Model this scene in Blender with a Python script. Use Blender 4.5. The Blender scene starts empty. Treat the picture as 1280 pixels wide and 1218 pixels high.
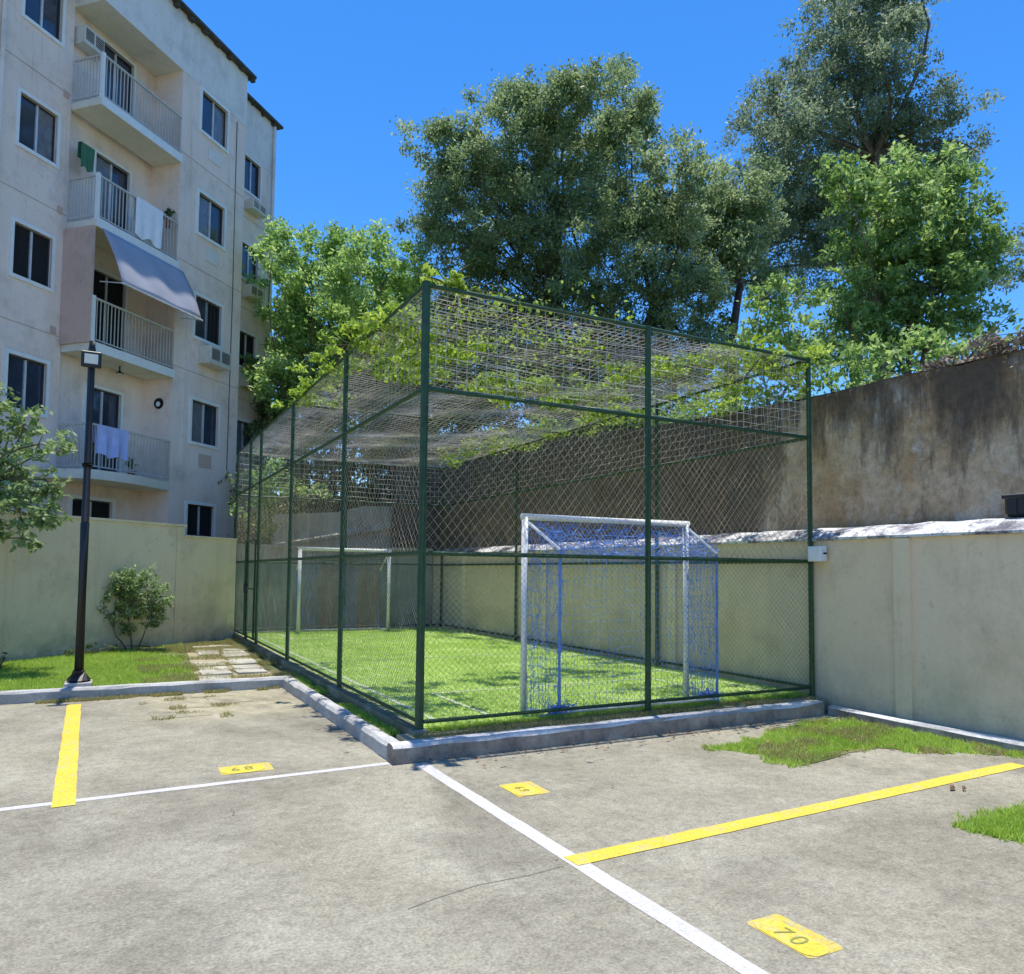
import bpy, bmesh, math, random
import numpy as np
from mathutils import Vector, Matrix

random.seed(7)
rng = np.random.default_rng(11)
scene = bpy.context.scene
COL = scene.collection
R = math.radians

# ------------------------------------------------------------------ camera
cam_data = bpy.data.cameras.new('camera')
cam = bpy.data.objects.new('camera', cam_data)
COL.objects.link(cam)
scene.camera = cam
rt = Vector((0.88427133, -0.46687034, 0.00981387))
up = Vector((-0.03470352, -0.04474305, 0.99839558))
fw = Vector((0.46568218, 0.88319316, 0.05576704))
mw = Matrix.Identity(4)
for i in range(3):
    mw[i][0] = rt[i]; mw[i][1] = up[i]; mw[i][2] = -fw[i]
mw.translation = Vector((-2.6345, -6.839, 1.5))
cam.matrix_world = mw
cam_data.sensor_fit = 'HORIZONTAL'
cam_data.sensor_width = 36.0
cam_data.lens = 36.0 * 950.73 / 1280.0
cam_data.shift_y = (662.04 - 609.0) / 1280.0
cam_data.clip_start = 0.1
cam_data.clip_end = 1500

# ------------------------------------------------------------------ world, sun, exposure
SUN_EL, SUN_AZ = R(83.5), R(22.0)          # azimuth clockwise from +Y
world = bpy.data.worlds.new('World')
scene.world = world
world.use_nodes = True
wn = world.node_tree.nodes; wl = world.node_tree.links
wn.clear()
sky = wn.new('ShaderNodeTexSky')
sky.sky_type = 'NISHITA'
sky.sun_disc = False
sky.sun_elevation = SUN_EL
sky.sun_rotation = SUN_AZ
sky.air_density = 1.0
sky.dust_density = 0.1
sky.ozone_density = 5.0
sky.altitude = 600
hs = wn.new('ShaderNodeHueSaturation')
hs.inputs['Saturation'].default_value = 1.28
hs.inputs['Value'].default_value = 0.86
hs.inputs['Hue'].default_value = 0.504
bg = wn.new('ShaderNodeBackground')
bg.inputs['Strength'].default_value = 0.15
wo = wn.new('ShaderNodeOutputWorld')
wl.new(sky.outputs[0], hs.inputs['Color'])
wl.new(hs.outputs[0], bg.inputs[0])
wl.new(bg.outputs[0], wo.inputs[0])

sd = bpy.data.lights.new('sun', 'SUN')
sd.energy = 3.1
sd.angle = R(0.53)
sd.color = (1.0, 0.95, 0.86)
so = bpy.data.objects.new('sun', sd)
COL.objects.link(so)
sdir = Vector((math.sin(SUN_AZ) * math.cos(SUN_EL), math.cos(SUN_AZ) * math.cos(SUN_EL), math.sin(SUN_EL)))
so.rotation_euler = sdir.to_track_quat('Z', 'Y').to_euler()
so.location = (0, 0, 40)

scene.view_settings.view_transform = 'Standard'
scene.view_settings.look = 'None'
scene.view_settings.gamma = 1.0
scene.view_settings.use_curve_mapping = False
scene.view_settings.exposure = 0.92
scene.render.engine = 'CYCLES'
scene.cycles.max_bounces = 7
scene.cycles.transparent_max_bounces = 12

# ------------------------------------------------------------------ helpers
class MB:
    """collects shapes, links them as one mesh object"""
    def __init__(s):
        s.v = []; s.f = []
    def add(s, vs, fs):
        o = len(s.v)
        s.v += [tuple(p) for p in vs]
        s.f += [tuple(i + o for i in f) for f in fs]
        return s
    def box(s, x0, x1, y0, y1, z0, z1):
        vs = [(x, y, z) for z in (z0, z1) for x, y in ((x0, y0), (x1, y0), (x1, y1), (x0, y1))]
        return s.add(vs, [(3, 2, 1, 0), (4, 5, 6, 7), (0, 1, 5, 4), (1, 2, 6, 5), (2, 3, 7, 6), (3, 0, 4, 7)])
    def quad(s, a, b, c, d):
        return s.add([a, b, c, d], [(0, 1, 2, 3)])
    def poly(s, pts):
        return s.add(pts, [tuple(range(len(pts)))])
    def tube(s, pts, r, n=6, cap=True):
        pts = [Vector(p) for p in pts]
        rs = list(r) if hasattr(r, '__len__') else [r] * len(pts)
        vs = []; fs = []
        ref = None
        for i, p in enumerate(pts):
            d = (pts[min(i + 1, len(pts) - 1)] - pts[max(i - 1, 0)])
            if d.length < 1e-9: d = Vector((0, 0, 1))
            d.normalize()
            if ref is None:
                ref = Vector((0, 0, 1)) if abs(d.z) < .9 else Vector((1, 0, 0))
            a = d.cross(ref)
            if a.length < 1e-5: a = d.cross(Vector((0.3, 1, 0.1)))
            a.normalize(); b = d.cross(a); ref = b.cross(d) * 1.0
            for k in range(n):
                t = 2 * math.pi * k / n + math.pi / n
                vs.append(p + a * (math.cos(t) * rs[i]) + b * (math.sin(t) * rs[i]))
        for i in range(len(pts) - 1):
            for k in range(n):
                k2 = (k + 1) % n
                fs.append((i * n + k, i * n + k2, (i + 1) * n + k2, (i + 1) * n + k))
        if cap and n > 2:
            fs.append(tuple(range(n))[::-1]); fs.append(tuple((len(pts) - 1) * n + k for k in range(n)))
        return s.add(vs, fs)
    def prism(s, pts, z0, z1):
        n = len(pts)
        vs = [(x, y, z0) for x, y in pts] + [(x, y, z1) for x, y in pts]
        return s.add(vs, [tuple(range(n))[::-1], tuple(range(n, 2 * n))] + [(i, (i + 1) % n, n + (i + 1) % n, n + i) for i in range(n)])
    def build(s, name, mat, parent=None, smooth=False, bevel=0):
        me = bpy.data.meshes.new(name)
        me.from_pydata(s.v, [], s.f)
        me.materials.append(mat)
        if smooth:
            me.polygons.foreach_set('use_smooth', [True] * len(me.polygons))
        me.update()
        o = bpy.data.objects.new(name, me)
        COL.objects.link(o)
        if parent: o.parent = parent
        if bevel:
            m = o.modifiers.new('bevel', 'BEVEL'); m.width = bevel; m.segments = 1; m.limit_method = 'ANGLE'
        return o

def np_mesh(name, verts, nper, mat, parent=None, tint=None, smooth=False):
    """verts (k*nper,3), faces of nper vertices each"""
    me = bpy.data.meshes.new(name)
    n = len(verts); k = n // nper
    me.vertices.add(n); me.vertices.foreach_set('co', np.asarray(verts, np.float32).ravel())
    me.loops.add(n); me.loops.foreach_set('vertex_index', np.arange(n, dtype=np.int32))
    me.polygons.add(k)
    me.polygons.foreach_set('loop_start', np.arange(0, n, nper, dtype=np.int32))
    me.polygons.foreach_set('loop_total', np.full(k, nper, dtype=np.int32))
    if tint is not None:
        a = me.attributes.new('tint', 'FLOAT', 'FACE')
        a.data.foreach_set('value', np.asarray(tint, np.float32))
    me.materials.append(mat)
    me.update(calc_edges=True)
    me.validate()
    o = bpy.data.objects.new(name, me)
    COL.objects.link(o)
    if parent: o.parent = parent
    return o

def tag(o, label=None, cat=None, group=None, kind=None):
    if label: o['label'] = label
    if cat: o['category'] = cat
    if group: o['group'] = group
    if kind: o['kind'] = kind
    return o

def thing(name, label, cat, loc=(0, 0, 0), rz=0, group=None):
    o = bpy.data.objects.new(name, None)
    COL.objects.link(o)
    o.location = loc; o.rotation_euler = (0, 0, rz)
    return tag(o, label, cat, group)

def dup(src, parent=None, loc=None):
    """copy of a thing with its parts and sub-parts"""
    c = src.copy(); COL.objects.link(c)
    if parent is not None: c.parent = parent
    if loc is not None: c.location = loc
    for ch in list(src.children):
        dup(ch, c)
    return c

# ------------------------------------------------------------------ materials
def mat_base(name):
    m = bpy.data.materials.new(name); m.use_nodes = True
    nt = m.node_tree
    b = nt.nodes['Principled BSDF']
    return m, nt, b

def N(nt, t, **kw):
    n = nt.nodes.new(t)
    for k, v in kw.items():
        if k.startswith('i_'): n.inputs[k[2:].replace('_', ' ')].default_value = v
        else: setattr(n, k, v)
    return n

def noise(nt, scale, detail=4, rough=.6, coord=None, stretch=None):
    g = nt.nodes.new('ShaderNodeNewGeometry')
    src = g.outputs['Position']
    if stretch:
        mp = nt.nodes.new('ShaderNodeMapping'); mp.inputs['Scale'].default_value = stretch
        nt.links.new(src, mp.inputs[0]); src = mp.outputs[0]
    n = nt.nodes.new('ShaderNodeTexNoise')
    n.inputs['Scale'].default_value = scale; n.inputs['Detail'].default_value = detail
    n.inputs['Roughness'].default_value = rough
    nt.links.new(src, n.inputs['Vector'])
    return n.outputs[0]

def ramp(nt, src, stops):
    r = nt.nodes.new('ShaderNodeValToRGB')
    el = r.color_ramp.elements
    while len(el) > 1: el.remove(el[-1])
    for i, (p, c) in enumerate(stops):
        if not hasattr(c, '__len__'): c = (c, c, c)
        e = el[0] if i == 0 else el.new(p)
        e.position = p; e.color = (*c, 1)
    nt.links.new(src, r.inputs[0])
    return r.outputs[0]

def mix(nt, fac, a, b, mode='MIX'):
    m = nt.nodes.new('ShaderNodeMix'); m.data_type = 'RGBA'; m.blend_type = mode
    for sock, v in ((m.inputs['Factor'], fac), (m.inputs['A'], a), (m.inputs['B'], b)):
        pass
    def put(s, v):
        if isinstance(v, bpy.types.NodeSocket): nt.links.new(v, s)
        elif hasattr(v, '__len__'): s.default_value = (*v, 1)
        else: s.default_value = v
    put(m.inputs[0], fac); put(m.inputs[6], a); put(m.inputs[7], b)
    return m.outputs[2]

def bump(nt, bsdf, h, strength=.3, dist=.02):
    b = nt.nodes.new('ShaderNodeBump'); b.inputs['Strength'].default_value = strength; b.inputs['Distance'].default_value = dist
    nt.links.new(h, b.inputs['Height']); nt.links.new(b.outputs[0], bsdf.inputs['Normal'])

def simple(name, col, rough=.6, metal=0, var=.15, scale=6, emit=0, spec=.5):
    m, nt, b = mat_base(name)
    c1 = tuple(x * (1 - var) for x in col); c2 = tuple(min(1, x * (1 + var)) for x in col)
    nt.links.new(ramp(nt, noise(nt, scale), [(.3, c1), (.7, c2)]), b.inputs['Base Color'])
    b.inputs['Roughness'].default_value = rough; b.inputs['Metallic'].default_value = metal
    b.inputs['Specular IOR Level'].default_value = spec
    if emit:
        b.inputs['Emission Color'].default_value = (*col, 1); b.inputs['Emission Strength'].default_value = emit
    return m

def mat_concrete(name, lo, mid, hi, warm=(.36, .31, .22), stain=.5, speck=.5):
    m, nt, b = mat_base(name)
    c = ramp(nt, noise(nt, 1.3, 8, .65), [(.3, lo), (.5, mid), (.72, hi)])
    c = mix(nt, ramp(nt, noise(nt, .45, 5, .6), [(.5, 0), (.75, stain)]), c, warm)
    dk = ramp(nt, noise(nt, .9, 6, .62), [(.36, .7), (.5, 1.0)])
    c = mix(nt, .75, c, dk, 'MULTIPLY')
    sp = ramp(nt, noise(nt, 55, 3, .75), [(.34, .68), (.5, 1.0), (.66, 1.3)])
    c = mix(nt, speck, c, sp, 'MULTIPLY')
    sp2 = ramp(nt, noise(nt, 14, 5, .75), [(.32, .72), (.5, 1.0), (.7, 1.2)])
    c = mix(nt, speck, c, sp2, 'MULTIPLY')
    nt.links.new(c, b.inputs['Base Color'])
    b.inputs['Roughness'].default_value = .9
    b.inputs['Specular IOR Level'].default_value = .25
    bump(nt, b, noise(nt, 60, 4, .8), .35, .012)
    return m

def mat_pave(name, lo, mid, hi, warm, stain=.5, speck=.5):
    m = mat_concrete(name, lo, mid, hi, warm, stain, speck); nt = m.node_tree; b = nt.nodes['Principled BSDF']
    link = b.inputs['Base Color'].links[0]; c = link.from_socket
    # broad tonal fields: old pours, tyre-worn bands
    c = mix(nt, 1.0, c, ramp(nt, noise(nt, .33, 5, .55, stretch=(1, .6, 1)), [(.34, .84), (.5, 1.0), (.64, 1.1)]), 'MULTIPLY')
    c = mix(nt, ramp(nt, noise(nt, 26, 5, .8), [(.60, 0), (.70, .6)]), c, (.50, .48, .41))
    c = mix(nt, ramp(nt, noise(nt, 19, 5, .8, stretch=(1, 1.3, 1)), [(.62, 0), (.72, .55)]), c, (.13, .13, .11))
    # dry soil lying on the slab inside the left kerb
    g = nt.nodes.new('ShaderNodeNewGeometry'); sx = nt.nodes.new('ShaderNodeSeparateXYZ'); nt.links.new(g.outputs['Position'], sx.inputs[0])
    def mr(sock, a, b_, lo_, hi_):
        n = nt.nodes.new('ShaderNodeMapRange'); n.interpolation_type = 'SMOOTHSTEP'
        for i, v in ((1, a), (2, b_), (3, lo_), (4, hi_)): n.inputs[i].default_value = v
        nt.links.new(sock, n.inputs[0]); return n.outputs[0]
    def op(o, a, b_):
        n = nt.nodes.new('ShaderNodeMath'); n.operation = o; nt.links.new(a, n.inputs[0])
        if isinstance(b_, float): n.inputs[1].default_value = b_
        else: nt.links.new(b_, n.inputs[1])
        return n.outputs[0]
    k = op('MULTIPLY', mr(sx.outputs[0], -2.5, -2.0, 0, 1), mr(sx.outputs[0], -.9, -.25, 1, .55))
    k = op('MULTIPLY', k, mr(sx.outputs[1], 2.0, 3.0, 0, 1))
    k2 = mr(sx.outputs[1], 4.15, 4.5, 0, 1)
    k = op('MAXIMUM', k, k2)
    k3 = op('MULTIPLY', mr(sx.outputs[1], -.62, -.36, 0, .9), mr(sx.outputs[0], -.4, .0, 0, 1))
    k = op('MAXIMUM', k, k3)
    k = op('MULTIPLY', k, ramp(nt, noise(nt, 2.6, 7, .72), [(.36, 0), (.56, 1)]))
    c = mix(nt, op('MULTIPLY', k, .75), c, ramp(nt, noise(nt, 5, 5, .7), [(.35, (.26, .24, .13)), (.5, (.40, .35, .22)), (.65, (.50, .46, .34))]))
    nt.links.new(c, b.inputs['Base Color'])
    return m

M = {}
M['pave'] = mat_pave('worn_concrete', (.215, .198, .15), (.28, .26, .20), (.35, .328, .258), (.295, .27, .20), .5, .9)
M['slab'] = mat_concrete('slab_concrete', (.36, .34, .29), (.45, .43, .36), (.54, .52, .44), (.42, .37, .26))
M['kerb'] = mat_concrete('kerb_concrete', (.36, .35, .33), (.47, .46, .44), (.6, .6, .58), (.33, .32, .27), .6)
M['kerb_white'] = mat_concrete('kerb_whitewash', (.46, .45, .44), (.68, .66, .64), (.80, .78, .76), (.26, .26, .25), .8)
def darker_sides(m, bare):  # upward faces keep their tone, steep faces turn darker and browner
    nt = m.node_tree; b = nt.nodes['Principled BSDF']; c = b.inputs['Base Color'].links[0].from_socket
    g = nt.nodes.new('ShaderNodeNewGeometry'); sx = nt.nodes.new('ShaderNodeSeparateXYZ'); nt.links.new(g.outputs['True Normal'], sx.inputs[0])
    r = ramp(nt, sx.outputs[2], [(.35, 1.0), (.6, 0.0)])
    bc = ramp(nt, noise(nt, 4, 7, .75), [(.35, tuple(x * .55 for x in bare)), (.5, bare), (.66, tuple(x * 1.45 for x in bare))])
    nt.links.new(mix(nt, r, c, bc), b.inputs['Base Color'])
darker_sides(M['kerb_white'], (.30, .26, .22))
M['plinth'] = mat_concrete('mossy_concrete', (.10, .11, .07), (.20, .21, .14), (.42, .42, .36), (.12, .13, .07), .8)
M['dirt'] = mat_concrete('dry_soil', (.24, .20, .12), (.36, .31, .20), (.46, .41, .29), (.2, .22, .1), .6)
M['soil'] = mat_concrete('green_soil', (.05, .07, .02), (.12, .13, .05), (.26, .23, .13), (.08, .12, .03), .6)

def mat_paint(name, col, wear_col, wear=.5, edge=.55, scale=7):
    m, nt, b = mat_base(name)
    w = ramp(nt, noise(nt, scale, 8, .75), [(edge - .04, 0), (edge + .08, wear)])
    v = ramp(nt, noise(nt, 2.5, 4), [(.3, tuple(x * .86 for x in col)), (.7, col)])
    c = mix(nt, w, v, wear_col)
    sp = ramp(nt, noise(nt, 45, 4, .8), [(.34, .6), (.55, 1.0)])
    c = mix(nt, .8, c, sp, 'MULTIPLY')
    c = mix(nt, ramp(nt, noise(nt, 28, 5, .85), [(.56, 0), (.66, .55)]), c, wear_col)
    nt.links.new(c, b.inputs['Base Color']); b.inputs['Roughness'].default_value = .75
    bump(nt, b, noise(nt, 60, 4, .8), .25, .01)
    return m
M['yellow'] = mat_paint('worn_yellow_paint', (.76, .57, .05), (.52, .45, .22), .7, .55)
M['yellow_thin'] = mat_paint('thin_yellow_paint', (.66, .50, .06), (.46, .42, .22), .8, .5, 18)
M['white'] = mat_paint('worn_white_paint', (.62, .60, .60), (.46, .45, .42), .8, .58, 9)
M['court'] = mat_paint('court_line_paint', (.7, .74, .62), (.35, .45, .2), .8, .5, 20)
M['digit'] = simple('digit_paint', (.22, .24, .06), .8)

def mat_wall(name, base, alt, streak, sfac=.5, base_dirt=None, zc=None, sc=.8):
    """rendered wall paint: mottling, fine vertical run marks"""
    m, nt, b = mat_base(name)
    c = ramp(nt, noise(nt, sc, 6, .6), [(.35, base), (.68, alt)])
    run = noise(nt, 3.0, 6, .7, stretch=(1, 1, .12))
    c = mix(nt, ramp(nt, run, [(.5, 0), (.74, sfac)]), c, streak)
    if base_dirt:
        g = nt.nodes.new('ShaderNodeNewGeometry'); sx = nt.nodes.new('ShaderNodeSeparateXYZ')
        nt.links.new(g.outputs['Position'], sx.inputs[0])
        mr = nt.nodes.new('ShaderNodeMapRange'); mr.inputs[1].default_value = zc[0]; mr.inputs[2].default_value = zc[1]
        mr.inputs[3].default_value = 1; mr.inputs[4].default_value = 0
        nt.links.new(sx.outputs[2], mr.inputs[0])
        mm = nt.nodes.new('ShaderNodeMath'); mm.operation = 'MULTIPLY'
        nt.links.new(mr.outputs[0], mm.inputs[0])
        nz = ramp(nt, noise(nt, 2.4, 6, .7), [(.35, 0), (.65, .9)])
        nt.links.new(nz, mm.inputs[1])
        c = mix(nt, mm.outputs[0], c, base_dirt)
    run2 = noise(nt, 7.0, 5, .75, stretch=(1, 1, .05))
    c = mix(nt, ramp(nt, run2, [(.57, 0), (.72, sfac * .9)]), c, tuple(x * .62 for x in streak))
    pt = noise(nt, .5, 2, .3)
    c = mix(nt, ramp(nt, pt, [(.52, 0), (.535, .16)]), c, alt)
    c = mix(nt, ramp(nt, noise(nt, 4.5, 7, .8), [(.58, 0), (.7, .55)]), c, tuple(x * .7 for x in streak))
    c = mix(nt, ramp(nt, noise(nt, 1.1, 8, .7), [(.50, 0), (.68, .5)]), c, tuple(x * .8 for x in streak))
    fn = ramp(nt, noise(nt, 30, 4, .7), [(.3, .9), (.6, 1.0)])
    c = mix(nt, .7, c, fn, 'MULTIPLY')
    nt.links.new(c, b.inputs['Base Color']); b.inputs['Roughness'].default_value = .9
    bump(nt, b, noise(nt, 25, 5, .7), .2, .01)
    return m
M['beige'] = mat_wall('beige_wall_paint', (.82, .62, .40), (.85, .67, .46), (.64, .48, .30), .35, (.33, .32, .22), (-.3, .7))
M['beige_left'] = mat_wall('pale_green_beige_paint', (.82, .66, .44), (.85, .71, .50), (.58, .47, .30), .3, (.24, .23, .16), (-.3, .8))
M['facade'] = mat_wall('facade_paint', (.84, .67, .585), (.87, .72, .64), (.60, .47, .38), .35)
M['facade_pale'] = mat_wall('facade_whitewash', (.74, .69, .66), (.80, .76, .73), (.5, .48, .46), .45)
M['facade_pink'] = mat_wall('facade_pinkish', (.58, .40, .33), (.64, .46, .38), (.42, .3, .26), .4)
M['ceiling_paint'] = mat_wall('balcony_paint', (.70, .67, .58), (.76, .73, .64), (.55, .5, .42), .3)
M['trim'] = simple('white_trim_paint', (.78, .78, .77), .5, var=.06)
M['far_wall'] = mat_wall('stained_far_wall', (.34, .32, .25), (.46, .43, .35), (.22, .13, .08), .9, (.12, .12, .08), (-.2, 1.2))
M['garden_wall'] = mat_wall('light_beige_render', (.5, .43, .30), (.62, .55, .40), (.3, .22, .14), .7)  # light beige is this wall's own colour

def mat_retaining():
    m, nt, b = mat_base('stained_retaining_concrete')
    c = ramp(nt, noise(nt, .7, 8, .68), [(.3, (.30, .20, .11)), (.45, (.54, .39, .24)), (.56, (.70, .55, .38)), (.7, (.82, .70, .54))])
    warm = ramp(nt, noise(nt, .9, 6, .65), [(.40, .1), (.60, .8)])
    c = mix(nt, warm, c, (.50, .30, .13))
    pale = ramp(nt, noise(nt, 1.9, 8, .75), [(.54, 0), (.64, .7)])
    c = mix(nt, pale, c, (.68, .65, .58))
    run = noise(nt, 1.0, 9, .72, stretch=(1.1, 1.1, .28))
    g = nt.nodes.new('ShaderNodeNewGeometry'); sx = nt.nodes.new('ShaderNodeSeparateXYZ')
    nt.links.new(g.outputs['Position'], sx.inputs[0])
    mr = nt.nodes.new('ShaderNodeMapRange')
    for i, v in ((1, 2.6), (2, 4.1), (3, -.08), (4, .10)): mr.inputs[i].default_value = v
    nt.links.new(sx.outputs[2], mr.inputs[0])
    mr2 = nt.nodes.new('ShaderNodeMapRange')     # the stretch behind the pitch is darker
    for i, v in ((1, .6), (2, 4.2), (3, -.03), (4, .42)): mr2.inputs[i].default_value = v
    nt.links.new(sx.outputs[1], mr2.inputs[0])
    ad = nt.nodes.new('ShaderNodeMath'); ad.operation = 'ADD'
    nt.links.new(run, ad.inputs[0]); nt.links.new(mr.outputs[0], ad.inputs[1])
    ad2 = nt.nodes.new('ShaderNodeMath'); ad2.operation = 'ADD'
    nt.links.new(ad.outputs[0], ad2.inputs[0]); nt.links.new(mr2.outputs[0], ad2.inputs[1])
    c = mix(nt, ramp(nt, ad2.outputs[0], [(.46, 0), (.51, .5), (.59, .88)]), c, (.085, .065, .05))
    c = mix(nt, .9, c, ramp(nt, noise(nt, 9, 8, .8), [(.32, .55), (.52, 1.0), (.7, 1.25)]), 'MULTIPLY')
    nt.links.new(c, b.inputs['Base Color']); b.inputs['Roughness'].default_value = .95
    bump(nt, b, noise(nt, 6, 8, .8), .8, .08)
    return m
M['retaining'] = mat_retaining()

def mat_coping():
    m, nt, b = mat_base('peeling_white_coping')
    c = ramp(nt, noise(nt, 2.2, 8, .72), [(.42, (.10, .10, .12)), (.49, (.30, .29, .31)), (.56, (.66, .66, .65))])
    c = mix(nt, ramp(nt, noise(nt, 18, 5, .7), [(.56, 0), (.62, .8)]), c, (.05, .05, .05))
    nt.links.new(c, b.inputs['Base Color']); b.inputs['Roughness'].default_value = .8
    return m
M['coping'] = mat_coping()

M['green_metal'] = simple('green_painted_steel', (.018, .062, .022), .5, var=.35, scale=14)
M['rusty_green'] = M['green_metal']
M['wire'] = simple('plastic_coated_wire', (.24, .27, .20), .6, var=.3, scale=3)
M['cord'] = simple('weathered_tan_cord', (.42, .34, .24), .85, var=.3, scale=3)
M['white_cord'] = simple('bleached_net_cord', (.54, .51, .44), .85, var=.25, scale=3)
M['roof_cord'] = simple('grey_net_cord', (.44, .40, .37), .9, var=.25, scale=3)
M['goal_white'] = simple('white_enamel_tube', (.80, .80, .78), .35, var=.05)
M['blue_net'] = simple('blue_net_twine', (.13, .28, .66), .7, var=.25, scale=12)
M['violet_net'] = simple('faded_violet_twine', (.20, .21, .42), .8, var=.3, scale=8)
M['rust_net'] = simple('rust_cloth', (.38, .19, .10), .9, var=.4, scale=8)
M['black_metal'] = simple('black_painted_steel', (.012, .012, .013), .45, var=.3)
M['lens'] = simple('frosted_lens', (.72, .68, .56), .3, var=.1)
M['glass'] = simple('dark_window_glass', (.035, .045, .075), .06, var=.3, scale=1.5, spec=.8)
M['curtained'] = simple('glass_over_curtain', (.16, .16, .18), .15, var=.25, scale=5, spec=.8)
M['open_dark'] = simple('dark_room', (.008, .008, .009), .9)
M['alu'] = simple('dark_aluminium_frame', (.05, .055, .065), .4, .3)
M['alu_light'] = simple('light_aluminium', (.6, .61, .63), .4, .2)
M['rail'] = simple('cream_railing_paint', (.52, .50, .46), .5, var=.08)
M['ac'] = simple('aged_white_plastic', (.62, .60, .54), .5, var=.12)
M['awning'] = simple('grey_blue_awning_fabric', (.36, .36, .42), .85, var=.06, scale=2)
M['towel'] = simple('white_towel_cloth', (.82, .82, .86), .95, var=.05)
M['towel_blue'] = simple('pale_blue_cloth', (.42, .48, .80), .95, var=.12)
M['eave'] = simple('dark_roof_edge', (.07, .065, .06), .9, var=.5, scale=3)
M['bark'] = simple('grey_brown_bark', (.13, .10, .075), .95, var=.4, scale=5)
M['bark_dark'] = simple('dark_bark', (.07, .055, .045), .95, var=.4, scale=5)
M['pot'] = simple('terracotta', (.35, .14, .07), .8)
M['fallen'] = simple('dry_leaf', (.24, .13, .07), .8, var=.5, scale=30)
M['black_box'] = simple('black_plastic', (.012, .012, .015), .5)

def mat_leaf(name, dark, mid, light, trans=.35, rough=.6):
    m, nt, b = mat_base(name)
    b.inputs['Specular IOR Level'].default_value = .3
    at = nt.nodes.new('ShaderNodeAttribute'); at.attribute_name = 'tint'
    ad = nt.nodes.new('ShaderNodeMath'); ad.operation = 'MULTIPLY_ADD'
    ad.inputs[1].default_value = .55
    nt.links.new(at.outputs['Fac'], ad.inputs[0])
    nz = nt.nodes.new('ShaderNodeMath'); nz.operation = 'MULTIPLY'; nz.inputs[1].default_value = .5
    nt.links.new(noise(nt, .8, 3), nz.inputs[0]); nt.links.new(nz.outputs[0], ad.inputs[2])
    c = ramp(nt, ad.outputs[0], [(.2, dark), (.5, mid), (.82, light)])
    nt.links.new(c, b.inputs['Base Color']); b.inputs['Roughness'].default_value = rough
    tr = nt.nodes.new('ShaderNodeBsdfTranslucent')
    hsv = nt.nodes.new('ShaderNodeHueSaturation'); hsv.inputs['Value'].default_value = 1.5; hsv.inputs['Saturation'].default_value = 1.1
    hsv.inputs['Hue'].default_value = .485
    nt.links.new(c, hsv.inputs['Color']); nt.links.new(hsv.outputs[0], tr.inputs[0])
    mx = nt.nodes.new('ShaderNodeMixShader'); mx.inputs[0].default_value = trans
    out = nt.nodes['Material Output']
    nt.links.new(b.outputs[0], mx.inputs[1]); nt.links.new(tr.outputs[0], mx.inputs[2]); nt.links.new(mx.outputs[0], out.inputs[0])
    return m
M['leaf_grey'] = mat_leaf('grey_green_leaf', (.09, .145, .06), (.19, .265, .12), (.36, .44, .25), .45, .5)
M['leaf_tall'] = mat_leaf('olive_grey_leaf', (.09, .13, .075), (.18, .24, .14), (.32, .38, .24), .42, .5)
M['leaf_lime'] = mat_leaf('lime_leaf', (.08, .15, .05), (.18, .30, .09), (.38, .50, .20), .5, .5)
M['leaf_yellow'] = mat_leaf('yellow_green_leaf', (.11, .21, .06), (.24, .39, .12), (.42, .56, .24), .5, .5)
M['leaf_vine'] = mat_leaf('vine_leaf', (.11, .19, .03), (.22, .34, .055), (.38, .50, .12), .45, .55)
M['leaf_shrub'] = mat_leaf('shrub_leaf', (.09, .15, .05), (.19, .28, .11), (.38, .48, .27), .4, .5)
M['leaf_dark'] = mat_leaf('undergrowth_leaf', (.045, .07, .03), (.10, .14, .055), (.20, .26, .10), .3, .6)
M['grass'] = mat_leaf('grass_blade', (.18, .32, .045), (.33, .50, .08), (.52, .64, .18), .35, .6)
M['turf_blade'] = mat_leaf('turf_blade', (.30, .46, .09), (.44, .62, .14), (.58, .72, .24), .35, .6)
M['dry_grass'] = mat_leaf('dry_grass_blade', (.2, .22, .06), (.32, .30, .12), (.46, .42, .22), .3, .7)
M['twig'] = mat_leaf('dry_twig', (.14, .10, .07), (.24, .19, .14), (.38, .33, .26), .05, .9)

def mat_turf():
    m, nt, b = mat_base('pitch_turf')
    c = ramp(nt, noise(nt, 1.1, 6, .65), [(.3, (.32, .46, .10)), (.5, (.42, .58, .15)), (.7, (.54, .65, .22))])
    c = mix(nt, .8, c, ramp(nt, noise(nt, 40, 4, .7), [(.3, .6), (.6, 1.1)]), 'MULTIPLY')
    nt.links.new(c, b.inputs['Base Color']); b.inputs['Roughness'].default_value = .9
    bump(nt, b, noise(nt, 90, 3, .8), .6, .02)
    return m
M['turf'] = mat_turf()

# ------------------------------------------------------------------ ground
ZP = -.2
def sheet(name, pts, z, mat, parent=None, kind=None):
    o = MB().poly([(x, y, z) for x, y in pts]).build(name, mat, parent)
    if kind: o['kind'] = kind
    return o

g = MB().quad((-600, -600, -.62), (600, -600, -.62), (600, 600, -.62), (-600, 600, -.62)).build('ground', M['soil'])
g['kind'] = 'structure'
car_park = sheet('car_park', [(-40, -30), (5.36, -30), (5.36, -.3), (-.3, -.3), (-.3, 4.6), (-40, 4.6)], ZP, M['pave'], kind='structure')

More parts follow.
